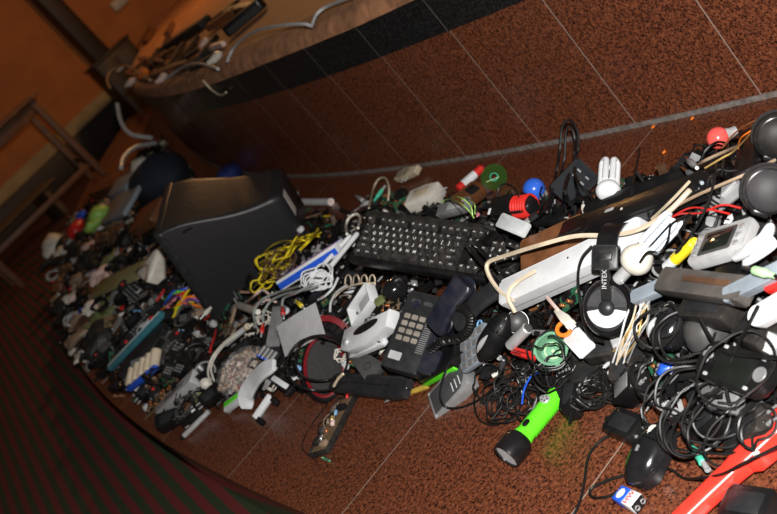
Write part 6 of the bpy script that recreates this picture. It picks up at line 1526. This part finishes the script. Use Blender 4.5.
zone_fill([(lambda l: p_coil(l, 'black_rubber', 15, .03, .0016), 'tangled black cable scrap', 3), (lambda l: p_cone(l, 'black'), 'long black connector', 2), (lambda l: p_plug(l, 'black'), 'black jack plug', 1.5), (lambda l: p_plug(l, 'off_white', .006), 'pale jack plug', 1), (lambda l: p_shard(l, 'charcoal', 26, sz=.03), 'charcoal plastic shard', 1.5), (lambda l: p_board(l, 'pcb_green', 8), 'green circuit board', .7), (lambda l: p_shard(l, 'pink', 27, sz=.014), 'tiny pink plastic shard', .6)],
          scatter([(330, 214), (365, 200), (430, 196), (480, 184), (540, 196), (580, 206), (640, 190), (700, 172), (740, 160), (700, 196), (600, 236), (540, 228), (430, 214), (372, 210), (336, 236)], 34, 10, (-.01, .01), (.1, .5), (.6, .9)), ' at the back of the heap along the riser')
# the fine litter that fills the heap
def litter(name, label, y0, y1, n, sz, mats, w, seed, frac):
    R = random.Random(seed); g = G(); made = 0
    while made < n:
        y = R.uniform(y0, y1); x = R.uniform(arc_x(R_EDGE, y), arc_x(R_RISER, y)); h = mound(x, y)
        if h < .012: continue
        made += 1; z = h * R.uniform(frac, 1.0) - .004; g.mi = R.choices(range(len(mats)), w)[0]
        q = Quaternion(Vector((R.gauss(0, 1), R.gauss(0, 1), R.gauss(0, 1))).normalized(), R.random() * 6).to_matrix(); s_ = sz * (.5 + R.random())
        t_ = R.random()
        if t_ < .5: g.box((x, y, z), (s_, s_ * (.25 + .5 * R.random()), s_ * (.12 + .25 * R.random())), 0, q)
        elif t_ < .8:
            d = q @ Vector((s_ * 1.3, 0, 0)); e = q @ Vector((0, s_ * .5, s_ * .3)); c = Vector((x, y, z)); g.tube([c - d, c - d * .3 + e, c + d * .4 - e * .4, c + d], s_ * .09, 4)
        else: d = q @ Vector((s_ * .5, 0, 0)); c = Vector((x, y, z)); g.cyl(c - d, c + d, s_ * .22, n=7)
    return solo(name, label, 'scrap', g, mats, kind='stuff', smooth=False)
DK = ['black', 'charcoal', 'black_rubber', 'brown', 'grey', 'off_white', 'pcb_green', 'rust_brown', 'silver']
litter('electronic_litter', 'fine dark electronic litter and cable ends filling the near heap', .6, 3.0, 3800, .024, DK, (9, 3, 7, 1.2, .9, .5, .7, .5, .5), 3, .3)
litter('electronic_litter', 'fine mixed litter filling the blurred far end of the heap', 3.0, 8.4, 3000, .042, DK + ['tan', 'red'], (8, 3, 6, 2, 1, .8, .6, 1.2, .3, 1, .3), 4, .4)
# ---------------------------------------------------------------- light: the camera's flash, a warm lamp over the stage, dim room
def lamp(name, typ, loc, power, col, size):
    l = bpy.data.lights.new(name, typ); o = bpy.data.objects.new(name, l); COL.objects.link(o); o.location = loc; l.energy = power; l.color = col
    if typ == 'POINT': l.shadow_soft_size = size
    return o
lamp('flash_lamp', 'POINT', CAMPOS - DOWN * 0.13 - FWD * 0.02 + RIGHT * 0.01, 330, (1.0, 0.98, 0.955), 0.02)
lamp('warm_lamp', 'POINT', (4.0, 7.8, 2.4), 125, (1.0, 0.50, 0.18), 0.15)
w = bpy.data.worlds.new('room'); SC.world = w; w.use_nodes = True
bg = w.node_tree.nodes['Background']; bg.inputs[0].default_value = (1.0, 0.78, 0.58, 1); bg.inputs[1].default_value = 0.03
SC.view_settings.view_transform = 'Standard'; SC.view_settings.look = 'None'; SC.view_settings.gamma = 1.0; SC.view_settings.use_curve_mapping = False
SC.view_settings.exposure = 0.0
